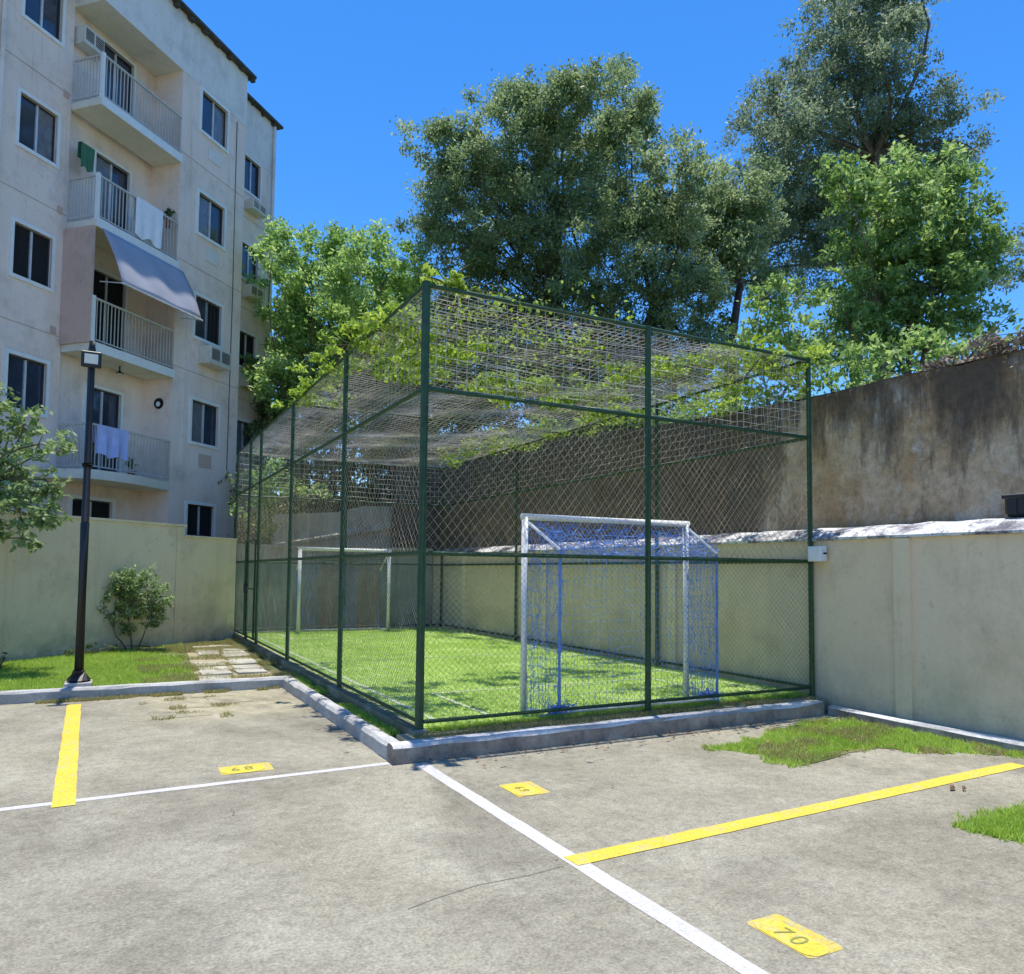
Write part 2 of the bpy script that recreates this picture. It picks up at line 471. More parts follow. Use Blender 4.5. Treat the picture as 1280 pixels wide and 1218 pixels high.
def wobble_strip(a, b, w, z, mat, name, parent, jit=.012, step=.2, ends=.02):
    """painted line from a to b with slightly uneven edges"""
    a = Vector(a); b = Vector(b); d = (b - a); L = d.length; d.normalize(); n = Vector((-d.y, d.x))
    k = max(2, int(L / step)); mb = MB(); l = []; r = []
    for i in range(k + 1):
        p = a + d * (L * i / k + (random.uniform(-ends, ends) if i in (0, k) else 0))
        q = p + n * (w / 2 + random.uniform(-jit, jit)); s = p - n * (w / 2 + random.uniform(-jit, jit))
        l.append((q.x, q.y, z)); r.append((s.x, s.y, z))
    for i in range(k): mb.quad(r[i], r[i + 1], l[i + 1], l[i])
    return mb.build(name, mat, parent)

wobble_strip((-.33, -.30), (-14, -.62), .085, ZP + .002, M['white'], 'white_line', car_park, .005)['label'] = 'thin white bay line running left from the kerb corner'
wobble_strip((-.15, -.42), (-.13, -16), .115, ZP + .002, M['white'], 'white_line', car_park, .004)['label'] = 'white bay line running from the kerb corner towards the front'
wobble_strip((-2.97, 4.15), (-2.87, -.50), .15, ZP + .0045, M['yellow'], 'yellow_line', car_park, .004)['label'] = 'yellow bay line in front of the lamp post'
wobble_strip((-.16, -2.96), (4.72, -2.80), .15, ZP + .0045, M['yellow'], 'yellow_line', car_park, .004)['label'] = 'yellow bay line running towards the right wall'

def rounded(cx, cy, w, h, r, jit=0.0, n=5):
    pts = []
    for sx, sy, a0 in ((1, 1, 0), (-1, 1, 90), (-1, -1, 180), (1, -1, 270)):
        for i in range(n + 1):
            a = R(a0 + 90 * i / n)
            pts.append((cx + sx * (w / 2 - r) + r * math.cos(a) + random.uniform(-jit, jit),
                        cy + sy * (h / 2 - r) + r * math.sin(a) + random.uniform(-jit, jit)))
    return pts

def digits(txt, x, y, z, size, rz, parent):
    cu = bpy.data.curves.new('digits', 'FONT'); cu.body = txt; cu.size = size; cu.align_x = 'CENTER'; cu.align_y = 'CENTER'
    cu.space_character = 1.35
    t = bpy.data.objects.new('tmp_text', cu); COL.objects.link(t)
    bpy.context.view_layer.update()
    me = bpy.data.meshes.new_from_object(t.evaluated_get(bpy.context.evaluated_depsgraph_get()))
    bpy.data.objects.remove(t)
    me.materials.clear(); me.materials.append(M['digit'])
    o = bpy.data.objects.new('digits', me); COL.objects.link(o)
    o.location = (x, y, z); o.rotation_euler = (0, 0, rz); o.parent = parent
    o['label'] = 'painted digits ' + txt
    return o

def number_patch(cx, cy, w, h, txt, rz, label, size):
    sheet('yellow_overspray', rounded(cx + .03, cy + .01, w + .07, h + .02, .03, .005, 4), ZP + .002, M['yellow_thin'], car_park)
    p = sheet('number_patch', rounded(cx, cy, w, h, min(w, h) * .40, .001, 5), ZP + .0045, M['yellow'], car_park)
    p['label'] = label
    digits(txt, cx, cy, ZP + .0065, size, rz, car_park)
number_patch(.25, -4.21, .155, .38, '70', -math.pi / 2, 'yellow bay number patch reading 70', .14)
number_patch(.27, -1.53, .22, .34, '69', -math.pi / 2, 'small yellow bay number patch below the cage corner', .12)
number_patch(-1.58, .04, .36, .26, '68', 0, 'yellow bay number patch left of the kerb corner', .16)

# crack in the slab
M['crack'] = simple('dark_crack', (.13, .12, .10), .95)
mb = MB(); pts = [(-.25, -3.0), (-.5, -3.03), (-.8, -3.02), (-1.05, -3.07), (-1.25, -3.13)]
for (a, b) in zip(pts, pts[1:]):
    mb.quad((a[0], a[1] - .002, ZP + .003), (a[0], a[1] + .0025, ZP + .003), (b[0], b[1] + .0025, ZP + .003), (b[0], b[1] - .002, ZP + .003))
mb.build('pavement_crack', M['crack'], car_park)

# soil patches and loose slabs near the left kerb
def blob(cx, cy, rx, ry, n=28, amp=.18, seed=0):
    rr = random.Random(seed); ph = [rr.uniform(0, 6.28) for _ in range(6)]
    pts = []
    for i in range(n):
        a = 2 * math.pi * i / n
        k = 1 + amp * (math.sin(2 * a + ph[0]) * .5 + math.sin(3 * a + ph[1]) * .5 + math.sin(5 * a + ph[2]) * .35 + math.sin(9 * a + ph[3]) * .25)
        pts.append((cx + rx * k * math.cos(a), cy + ry * k * math.sin(a)))
    return pts
for (x, y, w, h, a) in ((-1.2, 3.75, .5, .55, .05), (-1.35, 4.2, .55, .25, -.03), (-1.85, 2.95, .62, .5, .08), (-1.6, 3.5, .3, .4, -.1)):
    s = MB().box(-w / 2, w / 2, -h / 2, h / 2, -.02, .009).build('paving_slab', M['pave'], car_park, bevel=.006)
    s.location = (x, y, ZP); s.rotation_euler = (0, 0, a)

# ------------------------------------------------------------------ kerbs
def kerb(pts, w, z1, mat, label, seg=.22, jit=.008, z0=-.32):
    """kerb beam with chipped edges along a polyline"""
    P = []
    for a, b in zip(pts, pts[1:]):
        a = Vector(a); b = Vector(b); k = max(1, int((b - a).length / seg))
        P += [a + (b - a) * i / k for i in range(k)]
    P.append(Vector(pts[-1]))
    mb = MB(); vs = []; n = len(P)
    for i, p in enumerate(P):
        d0 = (P[i] - P[i - 1]).normalized() if i else (P[1] - P[0]).normalized()
        d1 = (P[i + 1] - P[i]).normalized() if i < n - 1 else d0
        d = (d0 + d1).normalized(); nn = Vector((-d.y, d.x)) / max(.5, d.dot(d0))
        j = lambda: random.uniform(-jit, jit)
        prof = [(-w / 2 + j(), z0), (-w / 2 + j(), z1 - .03 + j()), (-w / 2 + .025 + j(), z1 + j() * .6), (0, z1 + .004 + j() * .5), (w / 2 - .025 + j(), z1 + j() * .6), (w / 2 + j(), z1 - .03 + j()), (w / 2, z0)]
        for o, z in prof:
            q = p + nn * o; vs.append((q.x, q.y, z))
    m = 7; fs = []
    for i in range(n - 1):
        for k in range(m - 1):
            fs.append((i * m + k, i * m + k + 1, (i + 1) * m + k + 1, (i + 1) * m + k))
    fs.append(tuple(range(m))); fs.append(tuple((n - 1) * m + k for k in range(m))[::-1])
    mb.add(vs, fs)
    o = mb.build('kerb', mat); o['kind'] = 'structure'; o['label'] = label
    return o
kerb([(-14, 4.58), (-.30, 4.58), (-.30, -.22)], .15, -.05, M['kerb'], 'pale concrete kerb round the lawn and the left side of the cage')
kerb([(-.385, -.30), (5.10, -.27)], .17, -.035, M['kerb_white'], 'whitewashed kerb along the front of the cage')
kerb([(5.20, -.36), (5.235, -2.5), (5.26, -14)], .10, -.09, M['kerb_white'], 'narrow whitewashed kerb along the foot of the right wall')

# ------------------------------------------------------------------ lawn left, strip, pitch
lawn = sheet('lawn', [(-9, 4.65), (-.23, 4.65), (-.23, -.15), (-.09, -.15), (-.09, 11.9), (-4.1, 8.45), (-8.6, 4.7)], -.09, M['soil'], kind='structure')
path = sheet('path', [(-1.5, 4.66), (-.42, 4.66), (-.30, 9.9), (-.85, 10.3), (-1.25, 9.6)], -.084, M['dirt'], kind='structure')
yy = 4.72; row = 0
while yy < 9.6:
    h = random.uniform(.42, .52)
    for cx, w in ((-1.22, .44), (-.73, .46)):
        if random.random() < .12: continue
        w *= random.uniform(.82, 1.05)
        s = MB().box(-w / 2, w / 2, -h / 2, h / 2, -.03, .022).build('paving_slab', M['slab'], path, bevel=.008)
        s.location = (cx + random.uniform(-.03, .03) + (yy - 4.7) * .07, yy + h / 2 + random.uniform(-.02, .02), -.084 + random.uniform(-.006, .012))
        s.rotation_euler = (random.uniform(-.02, .02), random.uniform(-.02, .02), random.uniform(-.07, .07))
    yy += h + random.uniform(.08, .16); row += 1

pitch = MB().box(.07, 5.30, .07, 12.2, -.3, -.004).build('pitch', M['turf']); pitch['kind'] = 'structure'
front_bed = MB().box(-.20, 5.3, -.21, .066, -.3, -.035).build('soil_strip', M['dirt']); front_bed['kind'] = 'structure'

def blades(name, mat, pts, h, w, parent=None, label=None, lean=.5):
    """pts (n,3): one triangle per blade"""
    n = len(pts); a = rng.uniform(0, 2 * np.pi, n)
    hh = h * rng.uniform(.5, 1.25, n)
    dx = np.stack([np.cos(a), np.sin(a), np.zeros(n)], 1) * (w * rng.uniform(.6, 1.3, n) / 2)[:, None]
    ln = rng.normal(0, lean, (n, 2)) * hh[:, None]
    tip = pts + np.concatenate([ln, hh[:, None]], 1)
    v = np.empty((n, 3, 3)); v[:, 0] = pts - dx; v[:, 1] = pts + dx; v[:, 2] = tip
    o = np_mesh(name, v.reshape(-1, 3), 3, mat, parent, tint=rng.uniform(0, 1, n))
    o['kind'] = 'stuff'
    if label: o['label'] = label
    o['category'] = 'grass'
    return o

def in_poly(p, poly):
    x, y = p[:, 0], p[:, 1]; ins = np.zeros(len(p), bool); j = len(poly) - 1
    for i in range(len(poly)):
        xi, yi = poly[i]; xj, yj = poly[j]
        ins ^= ((yi > y) != (yj > y)) & (x < (xj - xi) * (y - yi) / (yj - yi + 1e-12) + xi)
        j = i
    return ins
def vnoise(x, y, s, seed):
    """cheap value noise for patchy grass"""
    rs = np.random.default_rng(seed); tab = rs.uniform(0, 1, (64, 64))
    fx = x / s + 31.3; fy = y / s + 17.7
    ix = np.floor(fx).astype(int); iy = np.floor(fy).astype(int); tx = fx - ix; ty = fy - iy
    tx = tx * tx * (3 - 2 * tx); ty = ty * ty * (3 - 2 * ty)
    g = lambda a, b: tab[a % 64, b % 64]
    return (g(ix, iy) * (1 - tx) + g(ix + 1, iy) * tx) * (1 - ty) + (g(ix, iy + 1) * (1 - tx) + g(ix + 1, iy + 1) * tx) * ty
def scatter(poly, n, z):
    xs = [p[0] for p in poly]; ys = [p[1] for p in poly]
    p = np.stack([rng.uniform(min(xs), max(xs), n), rng.uniform(min(ys), max(ys), n)], 1)
    p = p[in_poly(p, poly)]
    return np.concatenate([p, np.full((len(p), 1), z)], 1)

# pitch: short turf
P = scatter([(.1, .1), (5.25, .1), (5.25, 12.1), (.1, 12.1)], 150000, -.004)
def near_line(P, a, b, w):
    a = np.array(a); b = np.array(b); d = (b - a) / np.linalg.norm(b - a)
    r = P[:, :2] - a; t = np.clip(r @ d, 0, np.linalg.norm(b - a)); q = r - t[:, None] * d
    return np.hypot(q[:, 0], q[:, 1]) < w
LINES = [((.93, .30), (.93, 1.95)), ((.93, 1.95), (4.25, 1.95)), ((4.25, 1.95), (4.25, .25)), ((.32, .3), (.32, 11.6)), ((4.95, .3), (4.95, 11.6)), ((.32, 5.6), (4.95, 5.6)), ((.9, 9.9), (4.2, 9.9)), ((.9, 9.9), (.9, 11.4)), ((4.2, 9.9), (4.2, 11.4))]
keep = np.ones(len(P), bool)
for a, b in LINES: keep &= ~(near_line(P, a, b, .03) & (rng.uniform(0, 1, len(P)) < .93))
v = vnoise(P[:, 0], P[:, 1], .5, 1)
keep &= rng.uniform(0, 1, len(P)) < (.35 + v)
blades('pitch_grass', M['turf_blade'], P[keep], .028, .009, label='short bright green turf of the caged pitch')
for a, b in LINES:
    wobble_strip(a, b, .05, .001, M['court'], 'court_line', pitch, .008, .15)

# left lawn
LP = [(-9, 4.66), (-1.5, 4.66), (-1.3, 9.9), (-1.2, 10.7), (-4.1, 8.3), (-9, 4.7)]
P = scatter(LP, 260000, -.09)
v = vnoise(P[:, 0], P[:, 1], .55, 2); dens = np.clip(1.35 - np.clip((P[:, 0] + 2.5) / 1.1, 0, 1) * (.35 + v * 1.3) - .35 * vnoise(P[:, 0], P[:, 1], .16, 3), .04, 1)
k = rng.uniform(0, 1, len(P)) < dens
blades('lawn_grass', M['grass'], P[k], .055, .010, label='bright green lawn beneath the lamp post and the left wall')
P = scatter([(-2.2, 4.68), (-.1, 4.68), (-.1, 11.3), (-1.3, 10.3), (-2.2, 9.6)], 90000, -.082)
v = vnoise(P[:, 0], P[:, 1], .4, 5); k = (v > .42) & ((P[:, 0] < -1.42) & (rng.uniform(0, 1, len(P)) < .5) | (P[:, 0] > -.42) | (P[:, 1] > 8.8) | (rng.uniform(0, 1, len(P)) < .35))
blades('path_grass', M['dry_grass'], P[k], .05, .010, label='patchy yellowing grass beside and between the stepping slabs')
P = scatter([(-.22, -.1), (-.09, -.1), (-.09, 4.9), (-.22, 4.9)], 9000, -.09)
v = vnoise(P[:, 0], P[:, 1], .35, 8)
blades('strip_grass', M['grass'], P[v > .35], .05, .010, label='thin strip of grass between the side kerb and the cage plinth')
P = scatter([(-.1, -.2), (5.15, -.2), (5.15, .07), (-.1, .07)], 16000, -.035)
v = vnoise(P[:, 0], P[:, 1], .5, 9)
blades('edge_grass', M['dry_grass'], P[v > .4], .035, .009, label='dry grass behind the whitewashed front kerb')
P = scatter([(.1, .0), (5.2, .0), (5.2, .1), (.1, .1)], 9000, -.03)
blades('pitch_edge_grass', M['grass'], P, .05, .010, label='green grass growing under the front bottom rail')

# grass bed by the right wall
GR = [(2.50, -1.10), (2.80, -1.52), (2.63, -2.02), (3.15, -1.98), (3.6, -1.84), (4.1, -1.86), (4.35, -2.15), (4.75, -2.32), (4.95, -2.72), (5.18, -2.75), (5.15, -.62), (4.6, -.62), (4.1, -.72), (3.5, -.86), (3.1, -1.0)]
GR = [(x + random.uniform(-.03, .03), y + random.uniform(-.03, .03)) for x, y in GR]
sheet('planting_bed', [(x * .86 + .62, y * .8 - .34) for x, y in GR], ZP + .006, M['soil'], kind='structure')
def edge_dist(P, poly):
    d = np.full(len(P), 9.0)
    for i in range(len(poly)):
        a = np.array(poly[i]); b = np.array(poly[(i + 1) % len(poly)]); L = np.linalg.norm(b - a) + 1e-9; u_ = (b - a) / L
        r = P[:, :2] - a; t = np.clip(r @ u_, 0, L); q = r - t[:, None] * u_; d = np.minimum(d, np.hypot(q[:, 0], q[:, 1]))
    return d * np.where(in_poly(P[:, :2], poly), 1, -1)
def feathered(poly, n, z, w=.10, seed=40):
    xs = [p[0] for p in poly]; ys = [p[1] for p in poly]
    P = np.stack([rng.uniform(min(xs) - .2, max(xs), n), rng.uniform(min(ys) - .2, max(ys) + .1, n), np.full(n, z)], 1)
    e = edge_dist(P, poly) + (vnoise(P[:, 0], P[:, 1], .13, seed) - .5) * w * 2 + (vnoise(P[:, 0], P[:, 1], .04, seed + 1) - .5) * w
    return P[rng.uniform(0, 1, n) < np.clip(.15 + e / w, 0, 1)]
P = feathered(GR, 130000, ZP); P = P[P[:, 0] < 5.17]
v = vnoise(P[:, 0], P[:, 1], .25, 12)
v2 = vnoise(P[:, 0], P[:, 1], .11, 31)
blades('bed_grass', M['grass'], P[rng.uniform(0, 1, len(P)) < np.clip(1.5 * (v * .5 + v2 * .5) - .25, .04, 1)], .045, .009, label='rough green grass growing at the foot of the right wall')
P = P[(v < .45)][::3]
blades('bed_dry_grass', M['dry_grass'], P, .05, .010, label='yellow blades among the grass at the right wall')
G2 = [(2.50, -3.66), (2.75, -3.56), (3.3, -3.56), (5.15, -3.5), (5.15, -5.2), (4.6, -5.0), (3.6, -4.9), (2.62, -4.15)]
sheet('planting_bed', [(x * .85 + .66, y * .9 - .42) for x, y in G2], ZP + .006, M['soil'], kind='structure')
P = feathered(G2, 130000, ZP, seed=44)
blades('corner_grass', M['grass'], P, .05, .009, label='grass patch cut by the right edge of the photo')
P = scatter(blob(-1.7, 3.4, .62, 1.1, seed=3), 9000, ZP)
v = vnoise(P[:, 0], P[:, 1], .22, 15)
blades('joint_grass', M['dry_grass'], P[v > .68], .04, .009, label='dry tufts between the broken slabs by the left kerb')
P = scatter([(-3.4, 4.36), (-.42, 4.36), (-.42, 4.5), (-3.4, 4.5)], 8000, ZP)
v = vnoise(P[:, 0], P[:, 1], .3, 16)
blades('kerb_grass', M['dry_grass'], P[v > .5], .045, .009, label='dry grass along the foot of the left kerb')

# fallen leaves
fl = []
for i in range(110):
    if i < 85: x, y = random.uniform(-.2, 5.1), -.36 - abs(random.gauss(0, .16)) - .02
    elif i < 105: x, y = random.uniform(2.8, 5.1), random.uniform(-2, -.6)
    else: x, y = random.uniform(-2.5, 4), random.uniform(-4, -.6)
    z = ZP + (.02 if i < 85 else .05)
    a = random.uniform(0, 6.28); s = random.uniform(.015, .035)
    if i >= 105: s *= .6; z = ZP + .012
    for p, q in ((1, .0), (0, .5), (-1, 0), (0, -.5)):
        fl.append((x + s * (p * math.cos(a) - q * math.sin(a)), y + s * (p * math.sin(a) + q * math.cos(a)), z + random.uniform(-.008, .012)))
o = np_mesh('fallen_leaves', fl, 4, M['fallen']); tag(o, 'brown fallen leaves scattered along the kerb and the grass', 'leaves', kind='stuff')
mb = MB()
for (x, y, s) in ((3.35, -3.05, .04), (3.42, -3.1, .028)):
    mb.tube([(x - s, y, ZP + .01), (x, y + .01, ZP + .03), (x + s, y + .015, ZP + .012)], [.004, s * .5, .003], 6)
tag(mb.build('leaf_curl', M['fallen']), 'curled brown leaves lying beside the long yellow line', 'leaves', kind='stuff')

# ------------------------------------------------------------------ right wall
rw = thing('boundary_wall', 'low beige boundary wall with peeling white coping on the right', 'wall', (5.35, 0, -.3))
def child(o, parent):
    o.parent = parent; return o
MB().box(0, .75, -14, 13.4, 0, 2.235).build('wall_body', M['beige'], rw)
for y in (-9.2, -5.2, -1.26, 2.75, 6.8, 10.8):
    MB().box(-.05, .1, y - .10, y + .10, 0, 2.225).build('pilaster', M['beige'], rw)
mb = MB(); ys = np.arange(-14, 13.5, .3)
rows = []
for y in ys:
    j = lambda s: random.uniform(-s, s)
    rows.append([(-.05 + j(.004), y, 2.235), (-.055 + j(.006), y, 2.265 + j(.004)), (.10 + j(.012), y, 2.355 + j(.012)), (.28 + j(.02), y, 2.41 + j(.015)), (.76, y, 2.44)])
for a, b in zip(rows, rows[1:]):
    for k in range(4): mb.quad(a[k], b[k], b[k + 1], a[k + 1])
    mb.quad(a[0], (a[4][0], a[4][1], 2.236), (b[4][0], b[4][1], 2.236), b[0])
mb.build('coping', M['coping'], rw)

# retaining wall behind
rt_wall = thing('retaining_wall', 'tall mould-stained concrete retaining wall behind the beige wall', 'wall', (6.1, 0, 0))
tops = [(-14, 4.1), (-6, 4.0), (-2.3, 3.98), (-1.2, 4.0), (.4, 4.02), (2.0, 4.08), (3.9, 4.18), (6.5, 4.4), (9, 4.7), (14.5, 4.75)]
yy = np.arange(-14, 14.6, .25); zt = np.interp(yy, [t[0] for t in tops], [t[1] for t in tops])
mb = MB(); vs = []; fs = []; nz = 14
for i, y in enumerate(yy):
    for k in range(nz + 1):
        z = -.5 + (zt[i] + .5) * k / nz + (random.uniform(-.03, .03) if k == nz else 0)
        vs.append((random.uniform(-.018, .018) + .03 * math.sin(y * 1.3 + z), y, z))
for i in range(len(yy) - 1):
    for k in range(nz):
        a = i * (nz + 1) + k; fs.append((a, a + 1, a + nz + 2, a + nz + 1))
mb.add(vs, fs)
for i in range(len(yy) - 1):
    mb.quad((0, yy[i], zt[i]), (.4, yy[i], zt[i] + .02), (.4, yy[i + 1], zt[i + 1] + .02), (0, yy[i + 1], zt[i + 1]))
mb.build('wall_face', M['retaining'], rt_wall, smooth=True)
MB().box(-1.35, .45, 14.55, 14.9, -.5, 4.6).build('wall_return', M['retaining'], rt_wall)
# far wall behind the cage
fwl = thing('end_wall', 'stained low wall behind the far goal', 'wall', (0, 13.0, -.3))
MB().box(-.6, 5.32, 0, .2, 0, 2.35).build('wall_body', M['far_wall'], fwl)
for x in (.75, 2.2, 3.7, 5.1):
    MB().box(x - .1, x + .1, -.04, -.002, 0, 2.34).build('pilaster', M['far_wall'], fwl)
MB().box(-.66, 5.32, -.05, .25, 2.352, 2.43).build('coping', M['far_wall'], fwl)
gw = thing('garden_wall', 'light beige wall with a sloping ledge seen over the far goal', 'wall', (0, 15.2, 0))
mb = MB(); front = [(1.4, 0), (5.0, 0), (5.0, 3.75), (4.0, 3.72), (3.2, 3.5), (1.4, 3.35)]
n = len(front)
mb.add([(x, 0, z - .3) for x, z in front] + [(x, .3, z - .3) for x, z in front], [tuple(range(n)), tuple(range(n, 2 * n))[::-1]] + [((i + 1) % n, i, n + i, n + (i + 1) % n) for i in range(n)])
mb.build('wall_body', M['garden_wall'], gw)
mb = MB(); mb.add([(1.4, -.12, 2.2), (4.9, -.12, 2.85), (4.9, -.003, 2.95), (1.4, -.003, 2.3), (1.4, -.12, 2.12), (4.9, -.12, 2.77), (4.9, -.003, 2.77), (1.4, -.003, 2.12)], [(0, 1, 2, 3), (4, 5, 1, 0), (7, 6, 5, 4)])
mb.build('sloping_ledge', M['garden_wall'], gw)
MB().box(1.75, 1.93, -.06, -.004, 0, 3.1).build('pilaster', M['garden_wall'], gw)

# left wall
ANG = math.atan2(3.30, 3.99)
lw = thing('garden_wall', 'long pale beige wall behind the lamp post and the round shrub', 'wall', (-4.04, 8.45, -.35), ANG)
MB().box(-12, 3.62, 0, .2, 0, 2.74).build('wall_body', M['beige_left'], lw)
MB().box(3.62, 5.18, .01, .19, 0, 2.52).build('lower_wall_body', M['beige_left'], lw)
for x in (3.40, -.4, -4.2):
    MB().box(x, x + .2, -.03, .1, 0, 2.73).build('pilaster', M['beige_left'], lw)
mb = MB(); mb.box(-12, 3.66, -.03, .23, 2.742, 2.79); mb.build('coping', M['beige_left'], lw)
mb = MB(); mb.box(3.665, 5.18, -.02, .21, 2.522, 2.56); mb.build('lower_coping', M['beige_left'], lw)

# ------------------------------------------------------------------ apartment building
TH = .781
bld = thing('apartment_building', 'five storey pale apartment block with balconies rising behind the left wall', 'building', (-.792, 15.708, 0), math.pi / 2 - TH)
def wall_holes(x0, x1, z0, z1, y, holes, mat, name='wall', reveal=.14, mats=None):
    mb = MB()
    xs = sorted({x0, x1, *[v for h in holes for v in h[:2]]}); zs = sorted({z0, z1, *[v for h in holes for v in h[2:4]]})
    for a, b in zip(xs, xs[1:]):
        for c, d in zip(zs, zs[1:]):
            if any(a >= h[0] - 1e-6 and b <= h[1] + 1e-6 and c >= h[2] - 1e-6 and d <= h[3] + 1e-6 for h in holes): continue
            mb.quad((a, y, c), (b, y, c), (b, y, d), (a, y, d))
    for a, b, c, d in holes:
        r = y + reveal
        mb.quad((a, y, c), (a, y, d), (a, r, d), (a, r, c)); mb.quad((b, y, c), (b, r, c), (b, r, d), (b, y, d))
        mb.quad((a, y, c), (a, r, c), (b, r, c), (b, y, c)); mb.quad((a, y, d), (b, y, d), (b, r, d), (a, r, d))
    return mb.build(name, mat, bld)

def window(x0, x1, z0, z1, y, label, state='closed', frame=.085, sill=True, name='window', bars=False):
    """white surround proud of the wall, aluminium sashes, panes"""
    mb = MB(); p = .03; f = frame
    mb.box(x0 - f, x0, y - p, y + .02, z0 - f, z1 + f); mb.box(x1, x1 + f, y - p, y + .02, z0 - f, z1 + f)
    mb.box(x0, x1, y - p, y + .02, z1, z1 + f); mb.box(x0, x1, y - p - .015, y + .02, z0 - f, z0)
    w = mb.build(name, M['trim'], bld); w['label'] = label
    r = y + .08; t = .035; xm = (x0 + x1) / 2
    fm = MB()
    fm.box(x0, x0 + t, r - .02, r + .02, z0, z1); fm.box(x1 - t, x1, r - .02, r + .02, z0, z1)
    fm.box(x0 + t, x1 - t, r - .02, r + .02, z1 - t, z1); fm.box(x0 + t, x1 - t, r - .02, r + .02, z0, z0 + t)
    fm.build('frame', M['alu'], w)
    MB().box(xm - .025, xm + .025, r - .035, r + .015, z0 + t, z1 - t).build('mullion', M['alu_light'] if state != 'dark' else M['alu'], w)
    for i, (a, b) in enumerate(((x0 + t, xm - .025), (xm + .025, x1 - t))):
        m = M['open_dark'] if (state == 'open' or (state == 'half' and i == 1)) else (M['curtained'] if random.random() < .3 else M['glass'])
        off = .012 * i
        MB().box(a, b, r + off, r + off + .01, z0 + t, z1 - t).build('pane', m, w)
    MB().quad((x0 - .1, y + .6, z0 - .1), (x1 + .1, y + .6, z0 - .1), (x1 + .1, y + .6, z1 + .1), (x0 - .1, y + .6, z1 + .1)).build('room_back', M['open_dark'], w)
    if bars:
        mb = MB()
        for k in range(1, 7):
            x = x0 + (x1 - x0) * k / 7; mb.tube([(x, y - .02, z0), (x, y - .02, z1)], .008, 4)
        mb.build('window_bars', M['alu'], w)
    return w

SL = [3.78, 6.76, 9.72, 12.68]                     # balcony slab tops
BX0, BX1 = -3.46, -.76
# left block
holesL = []
for k in range(4): holesL.append((-4.79, -3.82, 5.02 + 2.97 * k, 6.2 + 2.97 * k))
for k in range(4): holesL.append((-7.6, -6.5, 5.02 + 2.97 * k, 6.2 + 2.97 * k))
wall_holes(-12, BX0, -.5, 16.7, .87, holesL, M['facade'])
for i, h in enumerate(holesL):
    st = ['closed', 'open', 'closed', 'closed'][i % 4]
    window(*h, .87, 'two-pane window of the left bay', st, name='window')
# recess back wall with doors
doors = []
for z in SL: doors.append((-2.62, -1.52, z, z + 2.22))
base_w = (-2.9, -1.68, 2.1, 3.18)
wall_holes(BX0, BX1, -.5, 16.7, .95, doors + [base_w], M['facade'], name='balcony_back_wall')
MB().quad((BX0, .87, -.5), (BX0, .95, -.5), (BX0, .95, 16.7), (BX0, .87, 16.7)).build('wall', M['facade'], bld)
for i, d in enumerate(doors):
    window(*d, .95, 'glazed balcony door', ['closed', 'open', 'closed', 'closed'][i], frame=.07, name='balcony_door')
window(*base_w, .95, 'dark ground floor window seen just over the wall', 'open')
MB().quad((BX1, .95, -.5), (BX1, 0, -.5), (BX1, 0, 15.1), (BX1, .95, 15.1)).build('recess_side_wall', M['facade'], bld)
# right blocks
hm = [(.0, 1.1, 5.02 + 2.95 * k, 6.18 + 2.95 * k) for k in range(4)] + [(-.05, 1.05, 2.42, 3.28)]
wall_holes(BX1, 1.98, -.5, 15.1, 0, hm, M['facade'])
MB().quad((1.98, 0, -.5), (1.98, .74, -.5), (1.98, .74, 16.7), (1.98, 0, 16.7)).build('wall', M['facade'], bld)
for i, h in enumerate(hm):
    window(*h, 0, ['shuttered dark window with wide white surround', 'open window above the air conditioner', 'closed two-pane window', 'closed two-pane window under the eave', 'small dark basement window'][i], ['closed', 'half', 'closed', 'closed', 'open'][i], name='window', bars=(i == 1))
hr = [(2.91, 3.76, 5.1 + 2.88 * k, 6.22 + 2.88 * k) for k in range(4)]
wall_holes(1.98, 4.45, -.5, 16.7, .74, hr, M['facade'])
for i, h in enumerate(hr):
    window(*h, .74, 'narrow window of the set-back right bay', ['closed', 'open', 'closed', 'closed'][i], frame=.07)
# pale upper band over the recess and block one
mb = MB(); mb.box(BX0, 1.98, -.012, .3, 15.1, 16.7)
mb.build('upper_band', M['facade_pale'], bld)
MB().box(BX0, BX1, .3, .95, 15.1, 15.3).build('balcony_ceiling', M['ceiling_paint'], bld)
mb = MB(); mb.box(1.99, 4.458, .725, .76, 14.95, 16.7); mb.build('upper_band', M['facade_pale'], bld)
mb = MB(); mb.box(4.17, 4.47, .72, .76, -.5, 14.94); mb.build('corner_band', M['facade_pale'], bld)
# body sides and back
mb = MB()
mb.quad((4.47, .74, -.5), (4.47, 10, -.5), (4.47, 10, 16.7), (4.47, .74, 16.7)); mb.quad((-12, .87, -.5), (-12, .87, 16.7), (-12, 10, 16.7), (-12, 10, -.5))
mb.quad((-12, 10, -.5), (-12, 10, 16.7), (4.47, 10, 16.7), (4.47, 10, -.5))
mb.build('side_wall', M['facade_pale'], bld)
mb = MB(); mb.box(-12.2, 2.16, -.2, 1.0, 16.7, 16.78); mb.box(-12.2, 4.72, 1.003, 10.2, 16.7, 16.78); mb.box(2.163, 4.72, .55, 1.0, 16.7, 16.78)
mb.build('roof_eave', M['eave'], bld)
mb = MB()
for x in np.arange(-4, 4.5, .55):
    y = -.16 if x < 2.1 else .6
    w = random.uniform(.05, .22); mb.box(x, x + w, y, y + .14, 16.7 - random.uniform(.03, .12), 16.7)
mb.build('eave_bracket', M['eave'], bld)
# floor lines
mb = MB()
for z in (6.95, 9.9, 12.86):
    mb.box(BX1 + .01, 1.97, -.008, .0, z - .02, z); mb.box(1.99, 4.16, .732, .74, z - .02, z); mb.box(-12, BX0 - .01, .862, .87, z - .02, z)
mb.build('floor_line', M['facade_pink'], bld)
